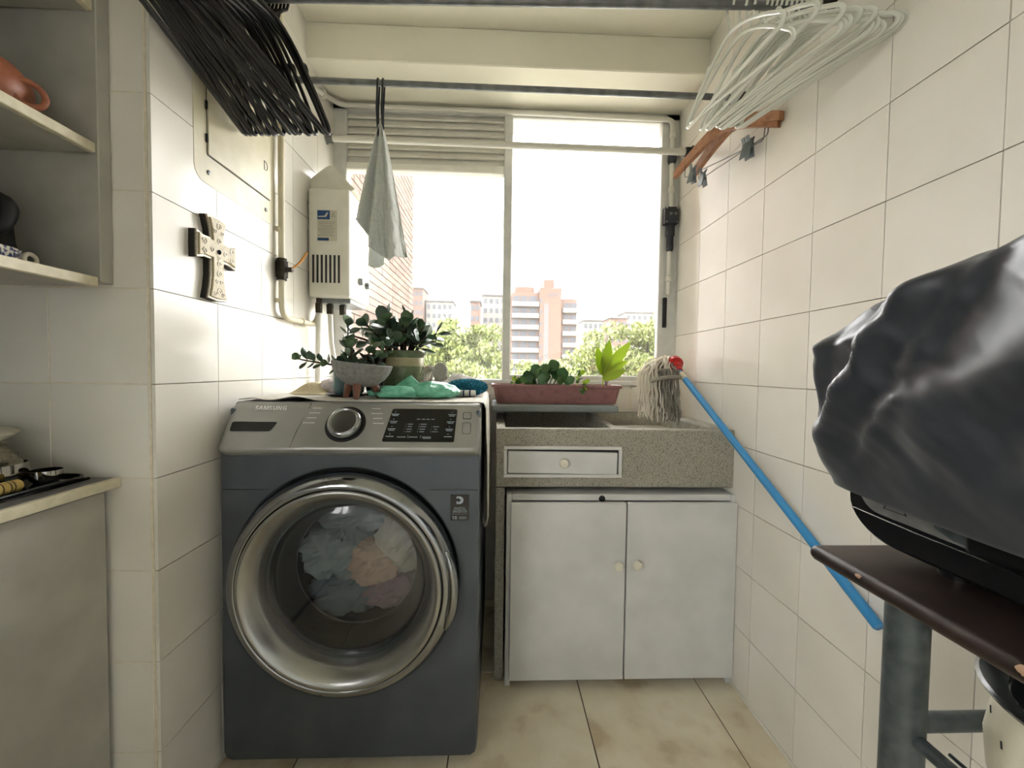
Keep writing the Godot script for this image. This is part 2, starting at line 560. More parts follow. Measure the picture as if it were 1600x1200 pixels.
# ---------------------------------------------------------------- the concrete sink and the cabinet under it
func build_sink():
	M.concrete = relief(mottled([Color(0.40, 0.385, 0.35), Color(0.53, 0.515, 0.47), Color(0.605, 0.59, 0.54), Color(0.64, 0.625, 0.575), Color(0.70, 0.685, 0.635)], 0.75, 0.20, 0.26, 21, 2, [0.16, 0.30, 0.45, 0.7, 0.9], 0.0, FastNoiseLite.TYPE_VALUE_CUBIC), 0.1, 0.5, 3.0)
	M.trough = mottled([Color(0.58, 0.57, 0.53), Color(0.68, 0.665, 0.61), Color(0.73, 0.71, 0.65)], 0.6, 0.5, 0.03, 22)
	var s := thing("laundry_sink", "grey speckled concrete laundry sink under the window", "sink", Vector3(0.403, 0, -1.61))
	var f := -1.36
	var b := -1.858
	var g := Geo.new()
	obj("front_wall", Geo.new().box(Vector3(0.403, 0.763, f - 0.017), Vector3(0.806, 0.196, 0.034), 0.006, 3), M.concrete, s)
	obj("side_wall", Geo.new().box(Vector3(0.016, 0.763, (f + b) / 2 - 0.017), Vector3(0.032, 0.196, f - b - 0.034), 0.005, 2), M.concrete, s)
	obj("side_wall", Geo.new().box(Vector3(0.77, 0.765, (f + b) / 2 - 0.017), Vector3(0.072, 0.20, f - b - 0.034), 0.008, 3), M.trough, s)
	obj("back_wall", Geo.new().box(Vector3(0.383, 0.768, b + 0.02), Vector3(0.702, 0.206, 0.04), 0.006, 2), M.concrete, s)
	obj("base_slab", Geo.new().box(Vector3(0.383, 0.682, (f + b) / 2), Vector3(0.702, 0.034, f - b - 0.074), 0.004), M.concrete, s)
	# the divider between the tub and the washboard leans across
	g = Geo.new()
	g.loft([PackedVector3Array([Vector3(0.395, 0.70, f - 0.034), Vector3(0.43, 0.70, f - 0.034), Vector3(0.425, 0.857, f - 0.034), Vector3(0.40, 0.857, f - 0.034)]), PackedVector3Array([Vector3(0.395, 0.70, b + 0.04), Vector3(0.43, 0.70, b + 0.04), Vector3(0.425, 0.862, b + 0.04), Vector3(0.40, 0.862, b + 0.04)])])
	obj("divider", g, M.trough, s)
	g = Geo.new()
	g.box(Vector3(0.58, 0.80, (f + b) / 2), Vector3(0.305, 0.03, f - b - 0.075), 0.004)
	for i in 13: g.add(Geo.new().box(Vector3(0.58, 0.816, f - 0.07 - i * 0.028), Vector3(0.27, 0.008, 0.016), 0.0036, 2))
	obj("washboard", g, M.trough, s)
	obj("support_leg", Geo.new().box(Vector3(0.016, 0.331, -1.60), Vector3(0.032, 0.662, 0.46), 0.006, 2), M.concrete, s)
	# little drawer let into the front
	var fr := Geo.new()
	var zf := f + 0.004
	fr.box(Vector3(0.222, 0.7985, zf), Vector3(0.392, 0.011, 0.014), 0.002)
	fr.box(Vector3(0.222, 0.7055, zf), Vector3(0.392, 0.011, 0.014), 0.002)
	fr.box(Vector3(0.0315, 0.752, zf), Vector3(0.011, 0.082, 0.014), 0.002)
	fr.box(Vector3(0.4125, 0.752, zf), Vector3(0.011, 0.082, 0.014), 0.002)
	obj("drawer_frame", fr, M.white, s)
	obj("drawer_gap", Geo.new().box(Vector3(0.222, 0.752, f + 0.0005), Vector3(0.37, 0.082, 0.003), 0.0005), M.dark, s)
	var dr := obj("drawer", Geo.new().box(Vector3(0, 0, 0), Vector3(0.362, 0.073, 0.012), 0.002).moved(Transform3D(Basis(Vector3.BACK, -0.012), Vector3(0.221, 0.7495, zf + 0.001))), M.white, s)
	obj("drawer_knob", knob_geo(Vector3(0.222, 0.752, zf + 0.006)), M.ivory, dr)

	var c := thing("sink_cabinet", "white two-door cabinet under the concrete sink", "cabinet", Vector3(0.42, 0, -1.58))
	g = Geo.new()
	g.box(Vector3(0.046, 0.323, -1.59), Vector3(0.018, 0.646, 0.49), 0.002)
	g.box(Vector3(0.796, 0.323, -1.59), Vector3(0.018, 0.646, 0.49), 0.002)
	g.box(Vector3(0.421, 0.6355, -1.59), Vector3(0.732, 0.021, 0.49), 0.002)
	g.box(Vector3(0.421, 0.06, -1.60), Vector3(0.732, 0.018, 0.47), 0.002)
	g.box(Vector3(0.421, 0.33, -1.82), Vector3(0.732, 0.56, 0.006), 0.002)
	obj("carcass", g, M.white, c)
	for i in 2:
		var x0: float = [0.050, 0.4335][i]
		var x1: float = [0.4295, 0.801][i]
		var d := obj("door", Geo.new().box(Vector3((x0 + x1) / 2, 0.328, -1.334), Vector3(x1 - x0, 0.592, 0.018), 0.004, 3), M.white, c)
		obj("knob", knob_geo(Vector3([0.402, 0.464][i], [0.420, 0.424][i], -1.326)), M.ivory, d)
	obj("hole_cap", Geo.new().lathe([Vector2(0, 0.001), Vector2(0.011, 0.001), Vector2(0.011, -0.002), Vector2(0, -0.002)], 16).moved(Transform3D(Basis(Vector3.RIGHT, PI / 2), Vector3(0.352, 0.632, -1.345))), M.dark, c)
func knob_geo(at: Vector3) -> Geo:
	return Geo.new().lathe([Vector2(0, -0.002), Vector2(0.007, -0.002), Vector2(0.006, 0.006), Vector2(0.009, 0.009), Vector2(0.0145, 0.013), Vector2(0.0155, 0.018), Vector2(0.013, 0.0235), Vector2(0.007, 0.026), Vector2(0, 0.0265)], 24).moved(Transform3D(Basis(Vector3.RIGHT, PI / 2), at))

# ---------------------------------------------------------------- washing machine
func build_washer():
	M.steelgrey = mottled([Color(0.31, 0.335, 0.365), Color(0.345, 0.37, 0.40)], 0.36, 0.6, 0.012, 31, 3, [], 0.55)
	M.panelgrey = mottled([Color(0.60, 0.60, 0.585), Color(0.65, 0.65, 0.635)], 0.34, 0.6, 0.012, 32, 3, [], 0.55)
	M.dish = plain(Color(0.62, 0.62, 0.61), 0.26, 0.9)
	M.rim = plain(Color(0.60, 0.61, 0.62), 0.11, 1.0)
	M.rubber = plain(Color(0.035, 0.038, 0.045), 0.55)
	M.drum = plain(Color(0.24, 0.25, 0.27), 0.4, 0.8)
	M.doorglass = glassy(Color(0.10, 0.13, 0.17), 0.20, 0.02)
	M.screen = plain(Color(0.012, 0.022, 0.035), 0.12)
	M.print = plain(Color(0.62, 0.66, 0.70), 0.5)
	M.printpale = plain(Color(0.92, 0.92, 0.91), 0.4)
	var o := Vector3(-0.37, 0, -1.07)
	var w := thing("washing_machine", "dark silver front-loading washing machine with round chrome door", "washing machine", o)
	# cabinet sides, top and back
	var g := Geo.new()
	g.box(o + Vector3(-0.322, 0.489, -0.39), Vector3(0.012, 0.91, 0.70), 0.003)
	g.box(o + Vector3(0.322, 0.489, -0.39), Vector3(0.012, 0.91, 0.70), 0.003)
	g.box(o + Vector3(0, 0.489, -0.736), Vector3(0.65, 0.91, 0.012), 0.003)
	g.box(o + Vector3(0, 0.04, -0.39), Vector3(0.65, 0.02, 0.70), 0.003)
	obj("casing", g, M.steelgrey, w)
	obj("lid", Geo.new().box(o + Vector3(0, 0.9495, -0.40), Vector3(0.656, 0.022, 0.68), 0.008, 3), M.panelgrey, w)
	# front with the round opening
	var cx := -0.015
	var cy := 0.505
	var rings := []
	var N := 240
	for l in [[0.288, 0, -0.045], [0.288, 0, -0.012], [0.292, 0, -0.003], [0.297, 0, 0.0], [0.0, 1.0, 0.0], [0.0, 1.004, -0.004], [0.0, 1.008, -0.012], [0.0, 1.008, -0.05]]:
		var ring := PackedVector3Array()
		for k in N:
			var a := TAU * k / N
			var d := Vector2(cos(a), sin(a))
			var p: Vector2
			if l[1] == 0: p = Vector2(cx, cy) + d * l[0]
			else:
				# ray to the outline of the front
				var c0 := Vector2(cx, cy)
				var hx := ((0.326 - cx) if d.x > 0 else (0.326 + cx)) / maxf(absf(d.x), 1e-6)
				var hy := ((0.843 - cy) if d.y > 0 else (cy - 0.03)) / maxf(absf(d.y), 1e-6)
				p = c0 + d * minf(hx, hy)
				# soft corners
				var q := Vector2(clampf(p.x, -0.326 + 0.02, 0.326 - 0.02), clampf(p.y, 0.05, 0.823))
				var e := p - q
				if e.length() > 0.02: p = q + e.normalized() * 0.02
				p = Vector2(0, 0.44) + (p - Vector2(0, 0.44)) * l[1]
			ring.append(o + Vector3(p.x, p.y, l[2]))
		rings.append(ring)
	obj("front_panel", Geo.new().loft(rings, true, false), M.steelgrey, w)
	g = Geo.new()
	g.box(o + Vector3(-0.268, 0.741, 0.0002), Vector3(0.115, 0.0016, 0.0012), 0.0003)
	g.box(o + Vector3(0.262, 0.741, 0.0002), Vector3(0.126, 0.0016, 0.0012), 0.0003)
	obj("seam", g, M.rubber, w)
	# recess behind the door
	var face := Transform3D(Basis(Vector3.RIGHT, PI / 2), o + Vector3(cx, cy, 0))
	obj("door_recess", Geo.new().lathe([Vector2(0.300, -0.03), Vector2(0.30, -0.034), Vector2(0.20, -0.034), Vector2(0.20, -0.03)], 64, true).moved(face), M.rubber, w)
	var door := Transform3D(face.basis, o + Vector3(cx, cy - 0.006, 0.004))
	var dr := obj("door", Geo.new().lathe([Vector2(0.283, -0.028), Vector2(0.289, -0.012), Vector2(0.290, 0.006), Vector2(0.287, 0.020), Vector2(0.280, 0.032), Vector2(0.271, 0.040), Vector2(0.263, 0.043), Vector2(0.257, 0.0425), Vector2(0.2545, 0.039), Vector2(0.2545, -0.01), Vector2(0.262, -0.02)], 96, true).moved(door), M.rim, w, 50)
	obj("door_dish", Geo.new().lathe([Vector2(0.2538, 0.030), Vector2(0.2535, 0.043), Vector2(0.2515, 0.0465), Vector2(0.247, 0.048), Vector2(0.241, 0.0465), Vector2(0.233, 0.041), Vector2(0.224, 0.031), Vector2(0.214, 0.018), Vector2(0.209, 0.006), Vector2(0.206, -0.006), Vector2(0.202, -0.02), Vector2(0.207, -0.02), Vector2(0.225, 0.012), Vector2(0.24, 0.026)], 96, true).moved(door), M.dish, dr, 50)
	obj("door_glass", Geo.new().lathe([Vector2(0.202, -0.012), Vector2(0.196, -0.006), Vector2(0.17, 0.0), Vector2(0.12, 0.006), Vector2(0.06, 0.009), Vector2(0.0, 0.010), Vector2(0.0, 0.006), Vector2(0.06, 0.005), Vector2(0.12, 0.002), Vector2(0.17, -0.004), Vector2(0.196, -0.012)], 64, true).moved(door), M.doorglass, dr, 60)
	obj("handle_grip", Geo.new().tube(bez(o + Vector3(cx + 0.262, cy + 0.09, 0.036), o + Vector3(cx + 0.29, cy + 0.03, 0.045), o + Vector3(cx + 0.29, cy - 0.05, 0.045), o + Vector3(cx + 0.262, cy - 0.11, 0.036), 12), [0.004, 0.008, 0.011, 0.012, 0.012, 0.012, 0.012, 0.012, 0.012, 0.012, 0.011, 0.008, 0.004], 10), M.rim, dr, 60)
	obj("gasket", Geo.new().lathe([Vector2(0.20, -0.022), Vector2(0.196, -0.034), Vector2(0.186, -0.05), Vector2(0.178, -0.07), Vector2(0.170, -0.078), Vector2(0.168, -0.09), Vector2(0.176, -0.10), Vector2(0.205, -0.09), Vector2(0.212, -0.05), Vector2(0.212, -0.022)], 64, true).moved(face), M.rubber, w, 60)
	obj("gasket_lip", Geo.new().lathe([Vector2(0.1685, -0.086), Vector2(0.1665, -0.088), Vector2(0.1665, -0.092), Vector2(0.1685, -0.094)], 64, true).moved(face), M.steel, w, 60)
	obj("drum", Geo.new().lathe([Vector2(0.178, -0.10), Vector2(0.20, -0.104), Vector2(0.235, -0.115), Vector2(0.235, -0.48), Vector2(0.0, -0.49), Vector2(0.0, -0.495), Vector2(0.24, -0.485), Vector2(0.24, -0.11), Vector2(0.178, -0.096)], 64, true).moved(face), M.drum, w, 50)
	# control panel, leaning back
	var up := Vector3(0, 0.826, -0.563)
	var nn := Vector3(0, 0.563, 0.826)
	var pc := o + Vector3(0, 0.9015, -0.0275)
	var at := func(x: float, v: float, n: float) -> Vector3: return pc + Vector3(x, 0, 0) + up * v + nn * n
	var prof := [[-0.071, -0.075], [-0.076, -0.03], [-0.0765, -0.006], [-0.074, 0.004], [-0.069, 0.0085], [-0.062, 0.0095], [-0.03, 0.0085], [0.0, 0.008], [0.04, 0.0075], [0.06, 0.006], [0.067, 0.002], [0.0695, -0.006], [0.0695, -0.03]]
	rings = []
	for st in [[-0.3295, 0.80, -0.018], [-0.3285, 0.88, -0.010], [-0.326, 0.93, -0.005], [-0.321, 0.97, -0.0015], [-0.314, 0.99, 0.0], [-0.305, 1.0, 0.0], [0.0, 1.0, 0.0015], [0.305, 1.0, 0.0], [0.314, 0.99, 0.0], [0.321, 0.97, -0.0015], [0.326, 0.93, -0.005], [0.3285, 0.88, -0.010], [0.3295, 0.80, -0.018]]:
		var ring := PackedVector3Array()
		for p in prof: ring.append(at.call(st[0], p[0] * st[1], p[1] + (st[2] if p[1] > -0.02 else 0.0)))
		rings.append(ring)
	var pan := obj("control_panel", Geo.new().loft(rings), M.panelgrey, w, 45)
	g = Geo.new()
	g.tube([at.call(-0.125, 0.064, 0.0068), at.call(-0.142, -0.02, 0.0089), at.call(-0.147, -0.066, 0.0097)], 0.0008, 6)
	obj("drawer_seam", g, M.rubber, pan)
	var tilt := Transform3D(Basis(Vector3.RIGHT, up, nn), Vector3.ZERO)
	var hp := PackedVector2Array([Vector2(-0.056, 0.010), Vector2(-0.052, 0.0135), Vector2(0.054, 0.0135), Vector2(0.058, 0.010), Vector2(0.048, -0.011), Vector2(0.042, -0.0145), Vector2(-0.050, -0.0145), Vector2(-0.055, -0.011)])
	obj("drawer_handle", Geo.new().extrude(hp, 0.006).moved(Transform3D(tilt.basis, at.call(-0.255, -0.008, 0.0035))), M.rubber, pan)
	var lip := Geo.new()
	var lp := []
	for q in hp: lp.append(Vector3(q.x * 1.02, q.y * 1.06, 0))
	lip.tube(lp, 0.0012, 6, true).moved(Transform3D(tilt.basis, at.call(-0.255, -0.008, 0.0093)))
	obj("handle_edge", lip, M.panelgrey, pan)
	var sp := PackedVector2Array([Vector2(-0.079, 0.044), Vector2(-0.074, 0.047), Vector2(0.090, 0.047), Vector2(0.093, 0.044), Vector2(0.090, -0.046), Vector2(0.087, -0.049), Vector2(-0.090, -0.049), Vector2(-0.093, -0.046)])
	obj("display", Geo.new().extrude(sp, 0.004, 0.0006).moved(Transform3D(tilt.basis, at.call(0.172, 0.0, 0.0076))), M.screen, pan)
	# lines of small print on the display, too fine to read
	var rng := RandomNumberGenerator.new()
	rng.seed = 5
	g = Geo.new()
	var mark := func(x: float, v: float, wd: float, ht := 0.0019): g.add(Geo.new().box(Vector3.ZERO, Vector3(wd, ht, 0.0006), 0.0001), Transform3D(tilt.basis, at.call(x, v, 0.0118)))
	for r in 4:
		for c in [[0.103, 0.020], [0.252, 0.020]]:
			var v: float = 0.030 - r * 0.0215
			mark.call(c[0] - r * 0.0022, v, c[1])
			if r < 3: mark.call(c[0] - r * 0.0022, v - 0.0042, c[1] * 0.75)
			mark.call(c[0] - r * 0.0022, v + 0.007, 0.0022)
	for r in 4:
		for c in 3:
			if c == 2 and r == 0: continue
			var x: float = 0.138 + c * 0.034 - 0.001 * r
			var v: float = 0.001 - r * 0.0072
			mark.call(x + 0.008, v, rng.randf_range(0.008, 0.016), 0.0016)
			mark.call(x - 0.003, v, 0.0014, 0.0014)
	for x in [0.165, 0.178, 0.190, 0.203]: mark.call(x, 0.0155, 0.009, 0.0016)
	for x in [0.128, 0.158, 0.192]: mark.call(x - 0.001, -0.036, 0.022)
	for x in [0.1435, 0.176]: mark.call(x, -0.035, 0.0009, 0.008)
	mark.call(0.192, -0.0395, 0.020, 0.0015)
	obj("small_print", g, M.print, pan)
	g = Geo.new()
	for r in 4:
		for c in [[-0.105, 0.032], [0.050, 0.030]]: g.add(Geo.new().box(Vector3.ZERO, Vector3(c[1] * rng.randf_range(0.7, 1.0), 0.0018, 0.0006), 0.0001), Transform3D(tilt.basis, at.call(c[0] + 0.004 * r * (-1 if c[0] < 0 else 1), 0.047 - r * 0.0145, 0.0098)))
	obj("programme_print", g, M.printpale, pan)
	var dial := Transform3D(tilt.basis * Basis(Vector3.RIGHT, PI / 2), at.call(-0.022, 0.0, 0.006))
	obj("dial_ring", Geo.new().lathe([Vector2(0.052, 0.0), Vector2(0.052, 0.004), Vector2(0.050, 0.0055), Vector2(0.044, 0.005), Vector2(0.043, 0.0)], 48, true).moved(dial), M.rubber, pan)
	obj("dial", Geo.new().lathe([Vector2(0, -0.001), Vector2(0.044, -0.001), Vector2(0.044, 0.012), Vector2(0.0425, 0.018), Vector2(0.040, 0.022), Vector2(0.036, 0.0235), Vector2(0.033, 0.0225), Vector2(0.031, 0.021), Vector2(0, 0.0215)], 48).moved(dial), M.rim, pan)
	for b in [[0.029, 0.020, 0.018], [-0.008, 0.020, 0.031]]:
		obj("button", Geo.new().extrude(rrect(b[1], b[2], 0.003), 0.0022, 0.0006).moved(Transform3D(tilt.basis, at.call(0.292, b[0], 0.0073))), M.panelgrey, pan)
		var fr := []
		for q in rrect(b[1] + 0.0014, b[2] + 0.0014, 0.0035): fr.append(Vector3(q.x, q.y, 0))
		obj("button_gap", Geo.new().tube(fr, 0.0006, 5, true).moved(Transform3D(tilt.basis, at.call(0.292, b[0], 0.0082))), M.rubber, pan)
	lettering("SAMSUNG", 0.017, M.printpale, pan, at.call(-0.225, 0.046, 0.0097), Vector3(-atan2(0.563, 0.826), 0, 0), true)
	# energy sticker
	var st := obj("sticker", Geo.new().extrude(rrect(0.048, 0.068, 0.0015), 0.0008).moved(Transform3D(Basis(), o + Vector3(0.278, 0.695, 0.0004))), M.screen, w)
	var sz := o.z + 0.0014
	lettering("DIGITAL", 0.0085, M.print, st, Vector3(o.x + 0.278, 0.6925, sz))
	lettering("INVERTER", 0.0085, M.print, st, Vector3(o.x + 0.278, 0.6845, sz))
	lettering("10", 0.0125, M.print, st, Vector3(o.x + 0.264, 0.6685, sz), Vector3.ZERO, true)
	g = Geo.new()
	for i in 2: g.box(Vector3(o.x + 0.286, 0.6705 - i * 0.0042, sz), Vector3(0.020, 0.0013, 0.0005), 0.0001)
	g.box(Vector3(o.x + 0.277, 0.678, sz), Vector3(0.040, 0.0005, 0.0005), 0.0001)
	# emblem: a bold D with a notch
	g.add(Geo.new().extrude(PackedVector2Array([Vector2(-0.009, 0.010), Vector2(0.001, 0.010), Vector2(0.007, 0.007), Vector2(0.0095, 0.0), Vector2(0.007, -0.007), Vector2(0.001, -0.010), Vector2(-0.009, -0.010), Vector2(-0.009, -0.003), Vector2(-0.004, -0.003), Vector2(-0.004, -0.006), Vector2(0.003, 0.0), Vector2(-0.004, 0.006), Vector2(-0.009, 0.003)]), 0.0006), Transform3D(Basis(), Vector3(o.x + 0.278, 0.7145, sz)))
	obj("emblem", g, M.print, st)
	for s in [[-0.27, -0.08], [0.27, -0.08], [-0.27, -0.68], [0.27, -0.68]]:
		obj("foot", Geo.new().lathe([Vector2(0, 0), Vector2(0.024, 0), Vector2(0.024, 0.012), Vector2(0.012, 0.016), Vector2(0.012, 0.032), Vector2(0, 0.032)], 16).moved(Transform3D(Basis(), o + Vector3(s[0], 0, s[1]))), M.rubber, w)
	# laundry in the drum
	var la := [
		[Vector3(-0.03, 0.125, -0.20), Vector3(0.150, 0.062, 0.10), Color(0.62, 0.67, 0.69), "slate grey garment lying at the top of the drum load", 3],
		[Vector3(0.105, 0.045, -0.19), Vector3(0.080, 0.115, 0.09), Color(0.84, 0.83, 0.77), "pale cream garment pressed against the right of the drum", 9],
		[Vector3(-0.085, 0.0, -0.18), Vector3(0.105, 0.085, 0.09), Color(0.70, 0.77, 0.78), "pale teal garment at the left of the drum load", 14],
		[Vector3(0.03, -0.02, -0.150), Vector3(0.080, 0.065, 0.07), Color(0.88, 0.78, 0.70), "peach garment bunched in the middle of the drum load", 21],
		[Vector3(0.07, -0.105, -0.19), Vector3(0.120, 0.062, 0.09), Color(0.68, 0.60, 0.63), "dusky mauve garment low on the right of the drum", 28],
		[Vector3(-0.06, -0.115, -0.19), Vector3(0.115, 0.070, 0.09), Color(0.50, 0.57, 0.60), "dark teal garment at the bottom left of the drum", 35]]
	for l in la:
		var c: Vector3 = o + Vector3(cx, cy, 0) + l[0]
		var m := mottled([l[2] * 0.92, l[2]], 0.9, 0.2, 0.03, l[4], 3, [], 0.0, FastNoiseLite.TYPE_SIMPLEX_SMOOTH, 0.0, 128)
		var b := obj("garment", crumple(c, l[1], l[4]), m, null, 60)
		tag(b, l[3], "garment", "laundry in the machine")
# a bunched cloth: a lump with sharp, wandering folds
func crumple(c: Vector3, r: Vector3, sd: int) -> Geo:
	var ns := FastNoiseLite.new()
	ns.seed = sd
	ns.frequency = 9.0
	ns.fractal_type = FastNoiseLite.FRACTAL_RIDGED
	ns.fractal_octaves = 3
	ns.domain_warp_enabled = true
	ns.domain_warp_amplitude = 0.06
	ns.domain_warp_frequency = 7.0
	var rings := []
	for i in 29:
		var ph := PI * i / 28
		var ring := PackedVector3Array()
		for k in 48:
			var a := TAU * k / 48
			var d := Vector3(sin(ph) * cos(a), cos(ph), sin(ph) * sin(a))
			var p := d * r
			ring.append(c + p * (0.86 + 0.30 * ns.get_noise_3d(p.x * 1.0 + sd, p.y * 1.6, p.z)))
		rings.append(ring)
	return Geo.new().loft(rings, true, false)

# ---------------------------------------------------------------- rack on the right with the covered oven and the pot
func build_rack():
	M.darkwood = mottled([Color(0.11, 0.08, 0.07), Color(0.17, 0.125, 0.11), Color(0.14, 0.10, 0.09)], 0.38, 0.4, 0.02, 71, 4)
	M.gunmetal = mottled([Color(0.25, 0.28, 0.285), Color(0.36, 0.39, 0.395)], 0.38, 0.25, 0.03, 72, 4, [], 0.45)
	M.cloak = mottled([Color(0.125, 0.14, 0.165), Color(0.15, 0.165, 0.19)], 0.42, 0.25, 0.06, 73, 3)
	M.cloak.rim_enabled = true
	M.cloak.rim = 0.25
	var r := thing("storage_rack", "dark brown topped rack with grey metal legs by the right wall", "rack", Vector3(0.61, 0, -0.15))
	var rings := []
	# board with a rounded nose all round, drawn as a section swept along the wall
	for st in [[-0.531, 0.0], [-0.5295, 0.006], [-0.526, 0.0085], [-0.52, 0.0095], [0.23, 0.0095]]:
		var ring := PackedVector3Array()
		for k in 10:
			var a := PI / 2 + PI * k / 9
			ring.append(Vector3(0.4245 + cos(a) * st[1] + (0.0095 - st[1]), 0.8195 + sin(a) * maxf(st[1], 0.001), st[0]))
		ring.append(Vector3(0.800, 0.8195 - maxf(st[1], 0.001), st[0]))
		ring.append(Vector3(0.800, 0.8195 + maxf(st[1], 0.001), st[0]))
		rings.append(ring)
	obj("top_board", Geo.new().loft(rings), M.darkwood, r, 50)
	M.chip = plain(Color(0.62, 0.50, 0.40), 0.7)
	for c in [[-0.452, 0.004], [-0.303, 0.0055]]:
		obj("chipped_spot", Geo.new().blob(Vector3(0.4165, 0.8235, c[0]), Vector3(0.0022, c[1] * 0.7, c[1]), 0.5, 300, 3, 10, 6), M.chip, r)
	for z in [-0.497, 0.19]:
		for x in [0.524, 0.772]:
			obj("leg", Geo.new().tube([Vector3(x, 0, z), Vector3(x, 0.02, z), Vector3(x, 0.4, z), Vector3(x, 0.8102, z)], 0.0225, 20), M.gunmetal, r)
		obj("cross_rail", Geo.new().tube([Vector3(0.54, 0.610, z), Vector3(0.66, 0.610, z), Vector3(0.758, 0.610, z)], 0.0115, 14), M.gunmetal, r)
	for x in [0.524, 0.772]:
		obj("side_rail", Geo.new().tube([Vector3(x, 0.603, -0.48), Vector3(x, 0.603, 0.17)], 0.0085, 12), M.gunmetal, r)
		obj("side_rail", Geo.new().tube([Vector3(x + 0.018, 0.590, -0.485), Vector3(x + 0.018, 0.590, 0.17)], 0.005, 10), M.gunmetal, r)
	for i in 9: obj("shelf_wire", Geo.new().tube([Vector3(0.53, 0.582, -0.44 + i * 0.07), Vector3(0.78, 0.582, -0.44 + i * 0.07)], 0.0028, 8), M.gunmetal, r)
	for i in 4: obj("shelf_wire", Geo.new().tube([Vector3(0.575 + i * 0.05, 0.5775, -0.485), Vector3(0.575 + i * 0.05, 0.5775, 0.18)], 0.0022, 8), M.gunmetal, r)

	# enamel pot on the wire shelf
	M.enamel = mottled([Color(0.80, 0.78, 0.68), Color(0.86, 0.84, 0.76)], 0.35, 0.3, 0.03, 75, 3)
	var pc := Vector3(0.640, 0.585, -0.345)
	var p := thing("enamel_pot", "cream enamel pot with dark flecks and steel rim on rack shelf", "pot", pc)
	var tp := Transform3D(Basis(), pc)
	obj("body", Geo.new().lathe([Vector2(0, 0), Vector2(0.09, 0), Vector2(0.112, 0.010), Vector2(0.122, 0.035), Vector2(0.125, 0.07), Vector2(0.120, 0.105), Vector2(0.112, 0.128), Vector2(0.108, 0.128), Vector2(0.115, 0.10), Vector2(0.119, 0.07), Vector2(0.115, 0.03), Vector2(0.08, 0.006), Vector2(0, 0.006)], 48).moved(tp), M.enamel, p, 50)
	obj("rim", Geo.new().lathe([Vector2(0.112, 0.122), Vector2(0.122, 0.128), Vector2(0.132, 0.134), Vector2(0.1335, 0.138), Vector2(0.130, 0.140), Vector2(0.118, 0.134), Vector2(0.108, 0.128), Vector2(0.104, 0.06), Vector2(0.102, 0.06), Vector2(0.106, 0.122)], 56, true).moved(tp), M.steel, p, 50)
	obj("lining", Geo.new().lathe([Vector2(0, 0.058), Vector2(0.1025, 0.060), Vector2(0.1025, 0.056), Vector2(0, 0.054)], 40, true).moved(tp), M.steel, p)
	var rng := RandomNumberGenerator.new()
	rng.seed = 4
	for i in 40:
		var a := rng.randf() * TAU
		var h := rng.randf_range(0.03, 0.105)
		var rad := 0.1252 - pow((h - 0.07) / 0.035, 2) * 0.0042
		var mk := Geo.new().box(Vector3.ZERO, Vector3(0.0022, 0.008, 0.001), 0.0004).moved(Transform3D(Basis(Vector3.UP, PI / 2 - a) * Basis(Vector3.BACK, rng.randf_range(-1.2, 1.2)), pc + Vector3(cos(a) * rad, h, sin(a) * rad)))
		obj("printed_fleck", mk, M.dark, p)

	# the oven under its cover
	M.ovenbody = plain(Color(0.018, 0.021, 0.026), 0.28)
	M.ovenpanel = mottled([Color(0.46, 0.46, 0.45), Color(0.52, 0.52, 0.51)], 0.4, 0.3, 0.04, 76, 3, [], 0.4)
	var v := thing("countertop_oven", "black countertop oven with grey side panel under a black cover", "oven", Vector3(0.63, 0.83, -0.31))
	var pf := PackedVector2Array()
	for k in 9:
		var a := PI + PI / 2 * k / 8
		pf.append(Vector2(-0.478 + 0.045 * cos(a) * 1.5, 0.892 + 0.049 * sin(a)))
	pf.append(Vector2(-0.08, 0.843)); pf.append(Vector2(-0.06, 0.86)); pf.append(Vector2(-0.06, 1.06)); pf.append(Vector2(-0.5455, 1.06))
	# the section runs along z; turn it so that its thickness runs along x
	var side := Transform3D(Basis(Vector3(0, 0, 1), Vector3(0, 1, 0), Vector3(-1, 0, 0)), Vector3(0.795, 0, 0))
	obj("body", Geo.new().extrude(pf, 0.313, 0.004).moved(side), M.ovenbody, v)
	var pl := PackedVector2Array()
	for k in 7:
		var a := PI + PI / 2 * k / 6
		pl.append(Vector2(-0.495 + 0.03 * cos(a), 0.906 + 0.026 * sin(a)))
	pl.append(Vector2(-0.10, 0.872)); pl.append(Vector2(-0.10, 0.945)); pl.append(Vector2(-0.525, 0.945))
	obj("side_panel", Geo.new().extrude(pl, 0.004, 0.001).moved(Transform3D(side.basis, Vector3(0.4835, 0, 0))), M.ovenpanel, v)
	obj("waist_line", Geo.new().tube([Vector3(0.4815, 0.8765, -0.535), Vector3(0.4815, 0.8735, -0.45), Vector3(0.4815, 0.871, -0.09)], 0.0009, 6), M.steel, v)
	var tg := Geo.new()
	var c0 := Vector3(0.4792, 0.898, -0.4755)
	tg.tube([c0 + Vector3(0, -0.008, -0.014), c0 + Vector3(0, -0.008, 0.014), c0 + Vector3(0, 0.016, 0)], 0.0009, 5, true)
	obj("warning_triangle", tg, M.dark, v)
	obj("handle_recess", Geo.new().extrude(PackedVector2Array([Vector2(-0.437, 0.935), Vector2(-0.437, 0.905), Vector2(-0.428, 0.888), Vector2(-0.41, 0.882), Vector2(-0.395, 0.882), Vector2(-0.395, 0.935)]), 0.0025).moved(Transform3D(side.basis, Vector3(0.4805, 0, 0))), M.gunmetal, v)
	obj("handle", Geo.new().box(Vector3(0.474, 0.905, -0.33), Vector3(0.018, 0.055, 0.125), 0.008, 4), M.ovenbody, v)
